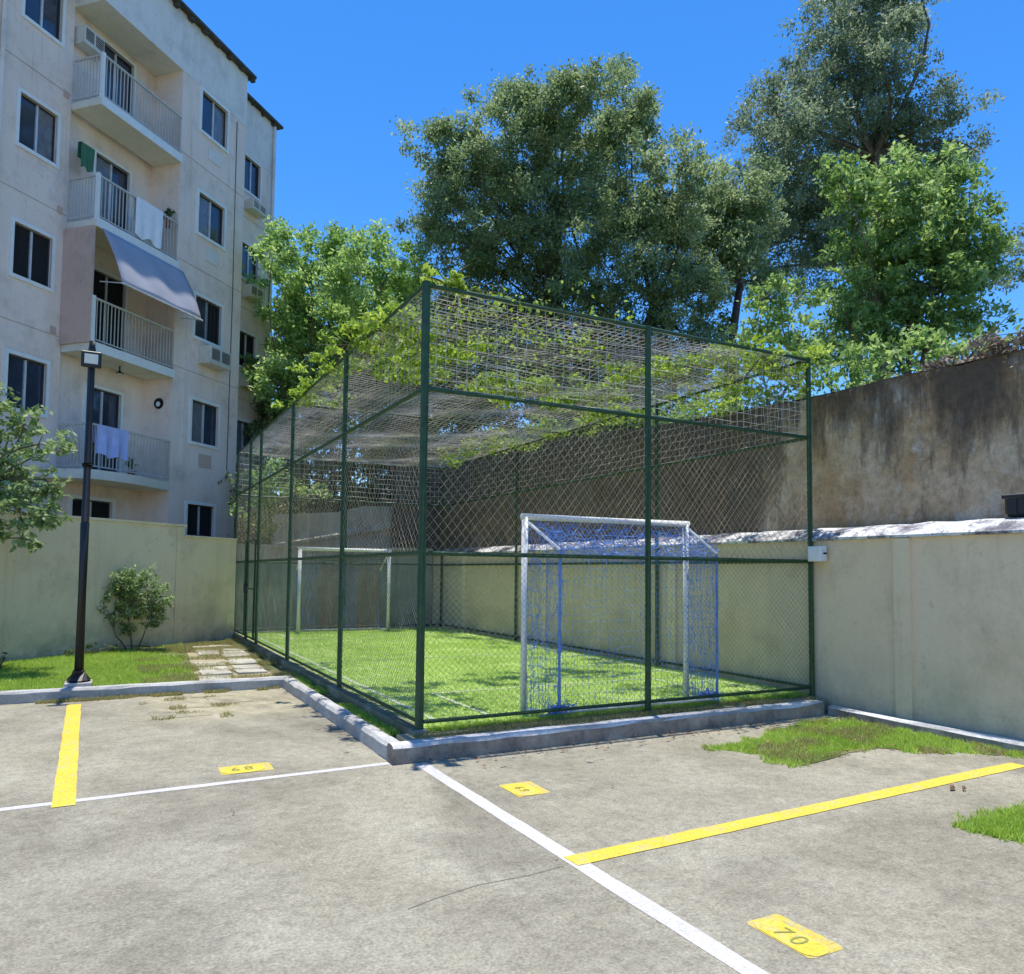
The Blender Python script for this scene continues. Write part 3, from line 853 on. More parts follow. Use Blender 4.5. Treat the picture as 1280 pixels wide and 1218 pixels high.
# vents
for x, z in ((-3.62, 12.8), (-3.66, 9.95), (-3.70, 7.05)):
    MB().box(x - .07, x + .07, .84, .866, z - .08, z + .08).build('vent_cover', M['facade_pink'], bld)
for k in (0, 2, 3):
    MB().box(.33, .85, -.02, -.003, 4.35 + 2.95 * k, 4.72 + 2.95 * k).build('air_conditioner_sleeve', M['facade_pale'] if k else M['facade_pink'], bld)
# cables and drip stains under sills
for (x, z0_, z1_, y_) in ((-.35, 4.0, 13.9, -.012), (1.55, 4.4, 15.0, -.012), (2.35, 3.0, 14.5, .728)):
    MB().tube([(x, y_, z0_), (x + .02, y_, (z0_ + z1_) / 2), (x - .01, y_, z1_)], .012, 4).build('facade_cable', M['eave'] if x > 0 else M['facade_pale'], bld)
# drain pipe
MB().tube([(4.40, .66, -.4), (4.40, .66, 16.6)], .05, 8).build('drain_pipe', M['facade_pale'], bld)
MB().tube([(-5.3, .80, -.4), (-5.3, .80, 16.6)], .045, 8).build('drain_pipe', M['facade_pale'], bld)

def balcony(i, z):
    b = MB()
    if i == 0:   # lowest one has a bowed front
        pts = [(BX0 - .35, .86)] + [(BX0 - .35 + (2.9) * t, -.02 - .32 * math.sin(math.pi * min(1, t * 1.0)) * (1 - t * .3)) for t in np.linspace(.12, .92, 9)] + [(BX1 - .004, -.02), (BX1 - .004, .94), (BX0 + .01, .94)]
        b.prism(pts, z - .22, z)
    else:
        b.box(BX0, BX1 - .004, -.05, .86, z - .17, z)
    s = b.build('balcony', M['ceiling_paint'], bld)
    # fascia
    if i: MB().box(BX0 - .01, BX1 - .004, -.075, -.052, z - .19, z + .03).build('fascia', M['trim'], s)
    r = MB(); H = 1.06; y = 0.0; xa = BX0 + .05
    if i == 2 or i == 3 or i == 1 or i == 0:
        r.box(xa, BX1 - .01, y - .025, y + .02, z + H, z + H + .045); r.box(xa, BX1 - .01, y - .015, y + .015, z + .09, z + .12)
    n = 25
    for k in range(n):
        x = xa + (BX1 - .05 - xa) * k / (n - 1)
        r.box(x - .009, x + .009, y - .009, y + .009, z + .12, z + H)
    if i != 1:
        r.box(xa - .02, xa + .02, y + .02, .86, z + H, z + H + .045); r.box(xa - .015, xa + .015, y + .02, .86, z + .09, z + .12)
        for k in range(1, 9):
            yy_ = y + .86 * k / 9; r.box(xa - .01, xa + .01, yy_ - .01, yy_ + .01, z + .12, z + H)
    r.build('railing', M['rail'], s)
    p = MB().box(xa - .045, xa + .035, y - .04, y + .04, z, z + H + .07); p.build('corner_post', M['trim'], s)
    return s
for i, z in enumerate(SL): balcony(i, z)['label'] = ['lowest balcony with a bowed slab', 'balcony under the grey awning', 'balcony with towels on the rail', 'top balcony'][i]
# side screen wall of awning balcony
MB().box(BX0 - .06, BX0 + .02, -.01, .86, SL[1], SL[2] - .175).build('side_screen', M['facade_pink'], bld)

def bp(x, y, z):
    s, c = math.sin(TH), math.cos(TH)
    return (-.792 + x * s - y * c, 15.708 + x * c + y * s, z)
RZ = math.pi / 2 - TH
# awning hanging from the third slab
aw = thing('awning', 'grey blue fabric awning slanting down from the third balcony slab', 'awning', bp(-2.0, -.08, 9.5), RZ)
mb = MB(); nx, nz = 14, 10; vs = []; fs = []
for a in range(nx + 1):
    for b_ in range(nz + 1):
        t = b_ / nz; x = -1.36 + 2.7 * a / nx + .04 * t
        vs.append((x, -.05 - .62 * t - .06 * math.sin(a * 1.1) * t * (1 - t) * 2 - .05 * math.sin(math.pi * t), .02 - 1.38 * t - .02 * math.sin(a * .9) * t))
for a in range(nx):
    for b_ in range(nz):
        q = a * (nz + 1) + b_; fs.append((q, q + 1, q + nz + 2, q + nz + 1))
mb.add(vs, fs); o = mb.build('fabric', M['awning'], aw, smooth=True)
sm = o.modifiers.new('thick', 'SOLIDIFY'); sm.thickness = .006
MB().tube([(-1.34, -.68, -1.37), (1.4, -.68, -1.37)], .022, 6).build('bottom_bar', M['alu_light'], aw)
mb = MB()
for x in (-1.33, 1.36): mb.tube([(x, .0, -1.25), (x, -.66, -1.36)], .014, 5)
mb.build('arm', M['alu_light'], aw)

def ac(loc, label, w=.66, h=.38, d=.34, sc=1, group='air conditioners on the facade'):
    t = thing('air_conditioner', label, 'air conditioner', loc, RZ, group)
    MB().box(-w / 2, w / 2, -d, 0, 0, h).build('casing', M['ac'], t, bevel=.012)
    for x in (-w * .24, w * .25):
        MB().box(x - w * .19, x + w * .19, -d - .006, -d + .002, h * .16, h * .84).build('grille', M['open_dark'], t)
        mb = MB()
        for k in range(6):
            zz = h * (.2 + .11 * k); mb.box(x - w * .19, x + w * .19, -d - .014, -d - .007, zz, zz + .012)
        mb.build('slat', M['ac'], t)
    MB().box(-w / 2 - .03, w / 2 + .03, -d - .02, 0, -.05, -.012).build('bracket', M['ac'], t)
    return t
ac(bp(.62, .0, 7.28), 'large white air conditioner under the open middle window', .86, .46, .42)
ac(bp(3.33, .74, 7.35), 'air conditioner below the potted plants on the right bay', .72, .38)
ac(bp(3.33, .74, 10.25), 'small air conditioner under the second highest narrow window', .66, .36)
ac(bp(3.33, .74, 13.12), 'narrow air conditioner under the highest narrow window', .68, .28)
ac(bp(-3.1, .95, 14.25), 'brown stained air conditioner high on the top balcony wall', .6, .42, .34)

def cloth(name, label, loc, w, h, mat, cat, drape=.1, seed=0):
    rr = random.Random(seed); mb = MB(); nx, nz = 12, 8; vs = []; fs = []
    ph = rr.uniform(0, 6)
    for a in range(nx + 1):
        for b_ in range(nz + 1):
            t = b_ / nz
            vs.append((-w / 2 + w * a / nx * (1 - .06 * t), -.05 - drape * .4 * math.sin(a * 1.3 + ph) * t * .5, -h * t * (1 + .06 * math.sin(a * .8 + ph))))
    for a in range(nx):
        for b_ in range(nz):
            q = a * (nz + 1) + b_; fs.append((q, q + 1, q + nz + 2, q + nz + 1))
    # part folded over the rail
    mb.add(vs, fs); mb.add([(-w / 2, -.05, 0), (w / 2, -.05, 0), (w / 2, .06, 0.01), (-w / 2, .06, .01)], [(0, 1, 2, 3)])
    mb.add([(-w / 2, .06, .01), (w / 2, .06, .01), (w / 2, .07, -h * .6), (-w / 2, .07, -h * .6)], [(0, 1, 2, 3)])
    o = mb.build(name, mat, smooth=False); o.location = loc; o.rotation_euler = (0, 0, RZ)
    m = o.modifiers.new('thick', 'SOLIDIFY'); m.thickness = .012
    tag(o, label, cat); return o
cloth('towel', 'white towel hanging over the rail of the second highest balcony', bp(-1.82, 0, SL[2] + 1.12), .92, .98, M['towel'], 'towel', seed=2)
cloth('towel', 'pale blue cloth hanging over the rail of the lowest balcony', bp(-2.72, 0, SL[0] + 1.10), .95, .72, M['towel_blue'], 'towel', .3, seed=5)
cloth('green_cloth', 'green cloth hung at the left end of the second highest balcony', bp(-3.2, .62, SL[2] + 2.0), .4, .6, simple('dark_green_cloth', (.05, .16, .09), .9), 'cloth', .1, 7)

def leafset(centres, radii, n, size, asp=.5, upb=.3, flat=.8):
    """leaf rhombs in gaussian clumps; returns verts, tint"""
    m = len(centres)
    idx = rng.integers(0, m, n) if np.ndim(radii) == 0 else rng.choice(m, n, p=np.asarray(radii) ** 2 / (np.asarray(radii) ** 2).sum())
    rad = np.full(m, radii) if np.ndim(radii) == 0 else np.asarray(radii)
    c = np.asarray(centres)[idx]
    off = rng.normal(0, .42, (n, 3)); off[:, 2] *= flat
    c = c + off * rad[idx][:, None]
    a = rng.normal(0, 1, (n, 3)); a[:, 2] -= .25; a /= np.linalg.norm(a, axis=1)[:, None]
    nn = rng.normal(0, 1, (n, 3)); nn[:, 2] += upb * 3
    b = np.cross(nn, a); b /= np.linalg.norm(b, axis=1)[:, None] + 1e-9
    L = (size * rng.uniform(.65, 1.3, n) / 2)[:, None]
    v = np.empty((n, 4, 3))
    v[:, 0] = c - a * L; v[:, 1] = c + b * L * asp + a * L * .1; v[:, 2] = c + a * L; v[:, 3] = c - b * L * asp + a * L * .1
    ct = rng.uniform(-.32, .32, m)[idx]
    return v.reshape(-1, 3), np.clip(rng.uniform(0, 1, n) * .7 + .15 + ct, 0, 1)

def potted(loc, label, n=220, s=.25, leaf='leaf_shrub'):
    t = thing('potted_plant', label, 'plant', loc, RZ, 'potted plants on the building')
    MB().tube([(0, 0, 0), (0, 0, .18)], [.08, .11], 10).build('pot', M['pot'], t)
    cs = [(random.gauss(0, s * .4), random.gauss(0, s * .4), .2 + random.uniform(.05, s * 1.4)) for _ in range(9)]
    v, ti = leafset(cs, s * .35, n, .09)
    np_mesh('foliage', v, 4, M[leaf], t, ti)
potted(bp(3.1, .55, 7.82), 'bushy potted plant on the air conditioner of the right bay')
potted(bp(3.5, .55, 7.82), 'trailing potted plant beside the bushy one on the right bay', 160, .2)
potted(bp(-1.0, .12, SL[2] + 1.02 - .12), 'dark plant at the right end of the second highest balcony', 200, .2, 'leaf_dark')
potted(bp(-1.75, .3, SL[0]), 'small plant standing on the lowest balcony floor', 160, .22, 'leaf_shrub')
wc = thing('wall_plate', 'round dark decorative plate on the side wall of the lowest balcony', 'decoration', bp(BX1 - .002, .42, 5.92), RZ)
MB().tube([(0, 0, 0), (-.03, 0, 0)], [.15, .14], 20).build('plate', M['open_dark'], wc)
MB().tube([(-.031, 0, -.02), (-.04, 0, -.02)], [.07, .06], 16).build('plate_centre', M['trim'], wc)
cl = thing('ceiling_lamp', 'small dark lamp under the awning balcony slab', 'lamp', bp(-2.1, .45, SL[1] - .17), RZ)
MB().tube([(0, 0, 0), (0, 0, -.12), (0, 0, -.2)], [.02, .02, .09], 10).build('lamp_body', M['open_dark'], cl)
MB().tube([(0, 0, -.201), (0, 0, -.22)], [.07, .05], 10).build('bulb', M['trim'], cl)
wp = MB().tube([(-1.6, .93, SL[0] + 1.5), (-1.2, .93, SL[0] + 1.9)], .01, 4)

# ------------------------------------------------------------------ lamp post
lp = thing('lamp_post', 'slim black lamp post with a square floodlight standing in the lawn edge', 'lamp', (-2.95, 4.80, -.1))
MB().box(-.16, .16, -.16, .16, 0, .10).build('footing', M['kerb'], lp, bevel=.01)
MB().tube([(0, 0, .10), (0, 0, .12), (0, 0, .24), (0, 0, .27)], [.15, .15, .075, .06], 12).build('base_flange', M['black_metal'], lp)
MB().tube([(0, 0, .25), (0, 0, 2.2), (0, 0, 2.21), (0, 0, 4.55), (0, 0, 4.66)], [.058, .055, .05, .046, .04], 12).build('pole', M['black_metal'], lp, smooth=True)
MB().tube([(0, 0, 2.95), (0, 0, 2.98), (0, 0, 3.0)], [.06, .075, .06], 12).build('collar', M['black_metal'], lp)
fd = MB().box(-.12, .12, -.19, -.12, 4.27, 4.48).build('floodlight', M['black_metal'], lp, bevel=.01)
MB().box(-.08, .08, -.198, -.192, 4.31, 4.44).build('lens', M['lens'], fd)
MB().tube([(0, 0, 4.38), (0, -.12, 4.38)], .025, 6).build('bracket', M['black_metal'], fd)

# ------------------------------------------------------------------ sports cage
W_, D_ = 5.30, 12.27
H1, H2, H3 = 1.672, 3.268, 4.29
cage = thing('sports_cage', 'tall dark green steel cage of netting around the small football pitch', 'cage', (0, 0, 0))
LX = [0, 2.84, 6.07, 9.1, 10.4, D_]
def post(x, y, r=.033, z0=-.06, z1=H3 + .03):
    MB().tube([(x, y, z0), (x, y, z1)], r, 8).build('post', M['green_metal'], cage, smooth=False)
post(0, 0, .042)
for y in LX[1:]: post(0, y)
post(2.70, 0, .036); post(W_, 0, .034)
for y in (3.1, 8.0, D_): post(W_, y)
post(2.65, D_)
def rail(a, b, r=.026, n=8): MB().tube([a, b], r, n).build('rail', M['green_metal'], cage)
for z in (.075, H1, H2, H3):
    r = .024 if z > 1 else .02
    xs = [0, 2.70, W_]
    for a, b in zip(xs, xs[1:]): rail((a, 0, z), (b, 0, z), r)
    for a, b in zip(LX, LX[1:]): rail((0, a, z), (0, b, z), r)
    for a, b in zip([0, 3.1, 8.0, D_], [3.1, 8.0, D_]): rail((W_, a, z), (W_, b, z), r)
    for a, b in ((0, 2.65), (2.65, W_)): rail((a, D_, z), (b, D_, z), r)
# gate in the left side between y 9.1 and 10.4
gt = MB(); ya, yb = 9.16, 10.34
for a, b in (((0, ya), (0, yb)),):
    gt.tube([(-.05, ya, .1), (-.05, ya, 2.1), (-.05, yb, 2.1), (-.05, yb, .1), (-.05, ya, .1)], .022, 6)
    gt.tube([(-.05, ya, 1.1), (-.05, yb, 1.1)], .018, 6)
gate = gt.build('gate', M['green_metal'], cage)
gt = MB()
gt.box(-.09, -.02, 10.2, 10.32, 1.0, 1.2); gt.build('latch', M['black_metal'], gate)
# plinth
def plinth(x0, x1, y0, y1):
    return MB().box(x0, x1, y0, y1, -.3, .012)
b_ = plinth(-.085, .065, -.08, 12.35).build('plinth', M['plinth'], cage, bevel=.008)
plinth(.07, 5.34, 12.21, 12.35).build('plinth', M['plinth'], cage, bevel=.008)

def strand(mb, p, q, r, sag=0, seg=1, wob=0):
    p = Vector(p); q = Vector(q); pts = []
    for i in range(seg + 1):
        t = i / seg; a = p.lerp(q, t); a.z -= sag * 4 * t * (1 - t)
        if wob and 0 < i < seg: a += Vector((random.gauss(0, wob), random.gauss(0, wob), random.gauss(0, wob)))
        pts.append(a)
    mb.tube(pts, r, 3, cap=False)
def diamond(P0, U, w, z0, z1, px, pz, r, mat, jit=.004):
    """diamond netting in the vertical plane through P0 along unit U, width w"""
    mb = MB(); k = pz / px; h = z1 - z0; P0 = Vector(P0); U = Vector(U)
    for sgn in (1, -1):
        s = -h / k
        while s < w + h / k:
            # line: x = s + t, z = t*k (sgn=1) or z = h - t*k
            ts = max(0, -s); te = min(h / k, w - s)
            if te - ts > .02:
                xa, xb = s + ts, s + te
                za, zb = ts * k, te * k
                if sgn < 0: za, zb = h - za, h - zb
                j = random.uniform(-jit, jit)
                strand(mb, P0 + U * (xa + j * 0) + Vector((0, 0, z0 + za)), P0 + U * xb + Vector((0, 0, z0 + zb)), r, 0, 3, jit)
            s += px
    o = mb.build('net_panel', mat, cage); return o
def square(P0, U, w, z0, z1, p, r, mat, sag=.02):
    mb = MB(); P0 = Vector(P0); U = Vector(U); nz = int((z1 - z0) / p); nx = int(w / p)
    offs = [random.gauss(0, .012) for _ in range(nz + 1)]
    for i in range(nz + 1):
        z = z0 + (z1 - z0) * i / nz
        if i in (0, nz): z += .02 if i == 0 else -.02
        strand(mb, P0 + Vector((0, 0, z)), P0 + U * w + Vector((0, 0, z)), r * (1.6 if i in (0, nz) else 1), sag * random.uniform(.6, 1.6) * (0 if i in (0,nz) else 1), 14, .006)
    for i in range(1, nx):
        a = P0 + U * (w * i / nx); strand(mb, a + Vector((0, 0, z0 + .02)), a + Vector((0, 0, z1 - .02)), r * .8, 0, 9, .008)
    return mb.build('net_panel', mat, cage)
X_, Y_ = (1, 0, 0), (0, 1, 0)
bays_f = [(0, 2.70), (2.70, W_)]; bays_l = list(zip(LX, LX[1:])); bays_r = [(0, 3.1), (3.1, 8.0), (8.0, D_)]; bays_b = [(0, 2.65), (2.65, W_)]
for a, b in bays_f:
    diamond((a, 0, 0), X_, b - a, .09, H1, .066, .066, .0017, M['wire'], .0015)
    diamond((a, 0.01, 0), X_, b - a, H1, H2, .098, .118, .0019, M['cord'])
    square((a, 0.005, 0), X_, b - a, H2, H3, .112, .0040, M['white_cord'])
for a, b in bays_l:
    diamond((0, a, 0), Y_, b - a, .09, H1, .066, .066, .0017, M['wire'], .0015)
    diamond((0, a, 0), Y_, b - a, H1, H2, .105, .118, .0018, M['cord'])
    square((0, a, 0), Y_, b - a, H2, H3, .12, .0028, M['roof_cord'])
for a, b in bays_r:
    diamond((W_, a, 0), Y_, b - a, .09, H1, .08, .08, .0017, M['wire'], .0015)
    diamond((W_, a, 0), Y_, b - a, H1, H2, .105, .118, .0026, M['cord'])
    square((W_, a, 0), Y_, b - a, H2, H3, .112, .0032, M['white_cord'])
for a, b in bays_b:
    diamond((a, D_, 0), X_, b - a, .09, H1, .08, .08, .002, M['wire'], .0015)
    diamond((a, D_, 0), X_, b - a, H1, H2, .105, .118, .003, M['cord'])
    square((a, D_, 0), X_, b - a, H2, H3, .12, .0055, M['white_cord'])
# roof net, slightly sagging
mb = MB()
def rz_(x, y): 
    return H3 + .01 - .10 * math.sin(math.pi * x / W_) * (.55 + .45 * math.sin(y * 1.6 + x)) - .03 * math.sin(y * 3.1 + 2 * x) * math.sin(math.pi * x / W_)
for i in range(1, 54):
    x = W_ * i / 54; mb.tube([(x + random.gauss(0, .008), y, rz_(x, y)) for y in np.linspace(0, D_, 34)], .0044, 3, cap=False)
for i in range(1, 124):
    y = D_ * i / 124; mb.tube([(x, y + random.gauss(0, .008), rz_(x, y)) for x in np.linspace(0, W_, 14)], .0044, 3, cap=False)
mb.build('roof_net', M['roof_cord'], cage)
# cross tubes carrying the roof net
for y in (6.07,): rail((0, y, H3), (W_, y, H3), .02)

# ------------------------------------------------------------------ goals
def goal(name, label, fl, fr, bl, br, h, hb, loc):
    t = thing(name, label, 'goal', loc)
    v = lambda p, z: (p[0] - loc[0], p[1] - loc[1], z)
    r = .038 if name != 'far' and h > 2.05 else .045
    MB().tube([v(fl, 0), v(fl, h)], r, 12).build('goal_post', M['goal_white'], t, smooth=True)
    MB().tube([v(fr, 0), v(fr, h)], r, 12).build('goal_post', M['goal_white'], t, smooth=True)
    d = Vector((fr[0] - fl[0], fr[1] - fl[1], 0)).normalized() * r
    MB().tube([Vector(v(fl, h)) - d, Vector(v(fr, h)) + d], r, 12).build('crossbar', M['goal_white'], t, smooth=True)
    for f, b in ((fl, bl), (fr, br)):
        MB().tube([v(f, h - .03), v(b, hb)], .018, 8).build('brace', M['goal_white'], t)
        MB().tube([v(b, hb), v(b, .01)], .016, 8).build('back_stay', M['blue_net'] if name == 'football_goal' else M['goal_white'], t)
        MB().tube([v(f, .03), v(b, .03)], .016, 8).build('ground_bar', M['goal_white'], t)
    MB().tube([v(bl, .03), v(br, .03)], .016, 8).build('ground_bar', M['goal_white'], t)
    return t, v
near, nv = goal('football_goal', 'near white goal with a ragged blue net at the front of the cage', (1.34, .40), (3.52, .32), (1.60, .09), (3.76, .05), 2.10, 1.74, (2.43, .36, 0))
def V2(a, b, t): return (a[0] + (b[0] - a[0]) * t, a[1] + (b[1] - a[1]) * t)
mb = MB(); fl, fr, bl, br = (1.34, .40), (3.52, .32), (1.60, .09), (3.76, .05)
# top panel from crossbar down to back stays: dense, sagging
def P3(f, b, t, s, z0, z1, sag):   # f,b: point pairs
    p = V2(V2(f[0], f[1], t), V2(b[0], b[1], t), s)
    return (p[0] - 2.43, p[1] - .36, z0 + (z1 - z0) * s - sag)
for i in range(36):
    t = i / 35
    mb.tube([P3((fl, fr), (bl, br), min(1, max(0, t + random.gauss(0, .006))), s, 2.08, 1.72, .10 * math.sin(math.pi * t) * math.sin(math.pi * s * .9) + abs(random.gauss(0, .012))) for s in np.linspace(0, 1, 6)], .0036, 3, cap=False)
for i in range(9):
    s = i / 8
    mb.tube([P3((fl, fr), (bl, br), t, s, 2.08, 1.72, .10 * math.sin(math.pi * t) * math.sin(math.pi * s * .9) + abs(random.gauss(0, .012))) for t in np.linspace(0, 1, 24)], .0036, 3, cap=False)
for _ in range(620):     # tangled loose twine
    t = random.random(); s = random.uniform(0, 1)
    p = Vector(P3((fl, fr), (bl, br), t, s, 2.06, 1.74, random.uniform(0, .16) * math.sin(math.pi * t) ** .4))
    q = p + Vector((random.gauss(0, .09), random.gauss(0, .03), random.gauss(-.02, .05)))
    q.z = min(q.z, 2.06); q.y = max(q.y, -.31)
    mb.tube([p, (p + q) / 2 + Vector((0, 0, -.02)), q], .0034, 3, cap=False)
mb.build('top_net', M['blue_net'], near)
# side curtains and thin back net
def curtain(ptsA, n, z_top, z_bot, r, spread, seed, extra, mat, name):
    rr = random.Random(seed); mb = MB(); a, b = ptsA
    for i in range(n):
        t = i / max(1, n - 1); p = V2(a, b, t)
        mb.tube([(p[0] - 2.43 + rr.gauss(0, spread * (1 - abs(2 * k - 1) * .4)), p[1] - .36 + rr.gauss(0, .012), z_top + (z_bot - z_top) * k) for k in np.linspace(0, 1, 12)], r, 3, cap=False)
    m = int((z_top - z_bot) / .09)
    for j in range(m):
        z = z_bot + (z_top - z_bot) * j / m
        mb.tube([(V2(a, b, t)[0] - 2.43, V2(a, b, t)[1] - .36 + rr.gauss(0, .008), z + rr.gauss(0, .02)) for t in np.linspace(0, 1, 6)], r, 3, cap=False)
    for _ in range(extra):
        t = rr.random(); p = V2(a, b, t); z = z_bot + (z_top - z_bot) * rr.random() ** 1.4
        mb.tube([(p[0] - 2.43, p[1] - .36, z), (p[0] - 2.43 + rr.gauss(0, .03), p[1] - .36 + rr.gauss(0, .015), z + rr.gauss(0, .05)), (p[0] - 2.43 + rr.gauss(0, .03), p[1] - .36, max(.02, z + rr.gauss(0, .08)))], r, 3, cap=False)
    mb.build(name, mat, near)
curtain(((1.37, .38), (1.62, .09)), 10, 1.95, .03, .003, .012, 1, 220, M['blue_net'], 'side_net')
curtain(((3.54, .30), (3.76, .05)), 10, 1.95, .03, .003, .012, 2, 160, M['blue_net'], 'side_net')
curtain(((1.60, .085), (3.76, .045)), 30, 1.72, .03, .0022, .01, 3, 40, M['blue_net'], 'back_net')
for cx, cy in ((1.62, .10), (3.68, .09)):
    mb = MB()
    for _ in range(160):
        p = Vector((cx - 2.43 + random.gauss(0, .07), cy - .36 + random.gauss(0, .02), .02 + abs(random.gauss(0, .04))))
        q = p + Vector((random.gauss(0, .06), random.gauss(0, .02), random.gauss(0, .03))); q.z = max(.01, q.z)
        mb.tube([p, q], .006, 3, cap=False)
    mb.build('net_bundle', M['blue_net'], near)

far, fv = goal('football_goal', 'far white goal with faded violet net against the end wall', (1.35, 11.5), (3.56, 11.5), (1.4, 12.05), (3.5, 12.05), 2.0, 1.5, (2.45, 11.5, 0))
def netpatch(x0, x1, z0, z1, y, n, m, r, mat, name, parent, wob=.02, ztop=None):
    mb = MB()
    for i in range(n):
        x = x0 + (x1 - x0) * i / (n - 1); mb.tube([(x + random.gauss(0, wob), y + random.gauss(0, wob), z) for z in np.linspace(z0, z1, 14)], r, 3, cap=False)
    for j in range(m):
        z = z0 + (z1 - z0) * j / (m - 1); mb.tube([(x, y + random.gauss(0, wob), z + random.gauss(0, wob)) for x in np.linspace(x0, x1, 12)], r, 3, cap=False)
    return mb.build(name, mat, parent)
netpatch(-1.06, -.55, .05, 1.62, .5, 12, 22, .006, M['violet_net'], 'back_net', far)
netpatch(-.52, -.05, .05, 1.62, .5, 11, 20, .006, M['rust_net'], 'back_net', far)
netpatch(-.02, .42, .05, 1.62, .5, 11, 22, .006, M['violet_net'], 'back_net', far)
netpatch(.45, 1.02, .05, 1.62, .5, 12, 20, .006, M['rust_net'], 'back_net', far)
netpatch(-1.08, 1.08, 1.62, 1.95, .3, 40, 7, .006, M['green_metal'], 'top_net', far, .01)

# ------------------------------------------------------------------ small fixtures
jb = thing('junction_box', 'small white electrical box at the right corner post of the cage', 'box', (5.235, -.16, 1.67))
MB().box(-.06, .06, -.10, .10, 0, .19).build('box_body', M['trim'], jb, bevel=.008)
MB().box(-.065, -.061, -.08, .08, .02, .17).build('lid', M['trim'], jb)
MB().tube([(0, -.10, .10), (0, -.14, .10)], .012, 6).build('cable_gland', M['open_dark'], jb)
bb = thing('black_crate', 'black plastic crate on the wall coping at the right edge', 'crate', (5.78, -2.62, 2.12), R(4))
mb = MB(); mb.box(-.16, .16, -.4, .4, 0, .22); mb.build('crate_body', M['black_box'], bb, bevel=.03)
MB().box(-.175, .175, -.415, .415, .19, .235).build('rim', M['black_box'], bb, bevel=.008)
mb = MB()
for k in range(7): mb.box(-.172, -.161, -.33 + k * .1, -.31 + k * .1, .02, .18)
mb.build('rib', M['black_box'], bb)

# ------------------------------------------------------------------ terrain behind
def hfield(name, xs, ys, fn, mat):
    vs = [(x, y, fn(x, y)) for x in xs for y in ys]; m = len(ys)
    fs = [(i * m + j, (i + 1) * m + j, (i + 1) * m + j + 1, i * m + j + 1) for i in range(len(xs) - 1) for j in range(m - 1)]
    o = MB().add(vs, fs).build(name, mat, smooth=True); o['kind'] = 'structure'; return o
hfield('hillside', np.concatenate([np.linspace(6.45, 20, 16), np.linspace(24, 200, 8)]), np.concatenate([np.linspace(-60, -14, 5), np.linspace(-10, 30, 26), np.linspace(40, 250, 8)]),
       lambda x, y: 3.85 + .12 * math.sin(x * .9 + y * .5) + max(0, min(x - 8, 40)) * .05 + max(0, y - 6) * .03, M['soil'])
hfield('slope', np.linspace(2.4, 6.5, 8), np.linspace(16.4, 60, 20), lambda x, y: min(5, (y - 16.4) * .42) + .1 * math.sin(x * 2 + y) - .05, M['soil'])
hfield('slope', np.linspace(-120, 2.4, 14), np.linspace(30, 200, 14), lambda x, y: min(6, (y - 30) * .4), M['soil'])

# ------------------------------------------------------------------ trees
def limb(mb, a, b, r0, r1, rr, bend=.12, n=5, seg=5):
    a = Vector(a); b = Vector(b); L = (b - a).length; pts = []
    k = Vector((rr.gauss(0, 1), rr.gauss(0, 1), rr.gauss(0, .4))) * L * bend
    for i in range(seg + 1):
        t = i / seg; p = a.lerp(b, t) + k * math.sin(math.pi * t) + Vector((0, 0, L * .08 * math.sin(math.pi * t)))
        pts.append(p)
    mb.tube(pts, [r0 + (r1 - r0) * i / seg for i in range(seg + 1)], n, cap=False)

def tree(name, label, cat, base, fork, lobes, leaf, size, dens, clump=.42, tr=.2, seed=1, bark='bark', group=None, asp=.45, upb=.3, shell=.45, stems=None, jitter=1.0, kn=1.0):
    rr = random.Random(seed)
    t = thing(name, label, cat, base, 0, group)
    B = Vector(base); mb = MB()
    forks = [Vector(f) for f in (fork if isinstance(fork, list) else [fork])]
    for f in forks:
        limb(mb, (0, 0, -.2), f - B, tr, tr * .55, rr, .04, 8, 7)
    cs = []; rs = []
    lb = MB()
    for (x, y, z, r) in lobes:
        c = Vector((x, y, z)) - B
        f = min(forks, key=lambda q: (Vector((x, y, z)) - q).length) - B
        limb(lb, f, c, tr * .3 * min(1, .5 + r * .3), .012 + r * .008, rr, .10, 5, 5)
        k = max(4, int(kn * 3.4 * (r / clump) ** 2))
        for _ in range(k):
            d = Vector((rr.gauss(0, 1), rr.gauss(0, 1), rr.gauss(0, 1))).normalized()
            q = c + d * r * (shell + (1.02 - shell) * rr.random() ** .7) * (1 + .22 * rr.gauss(0, 1) * jitter)
            cr = clump * rr.uniform(.55, 1.15)
            cs.append(tuple(q)); rs.append(cr)
            if rr.random() < .3: limb(lb, c, q, .010 + r * .004, .003, rr, .08, 3, 2)
    mb.build('trunk', M[bark], t, smooth=True)
    lb.build('branch', M[bark], t)
    n = int(5.5 * dens * sum(q * q for q in rs) / (size * size * asp))
    v, ti = leafset(cs, rs, n, size, asp, upb, .75)
    np_mesh('crown', v, 4, M[leaf], t, ti)
    return n

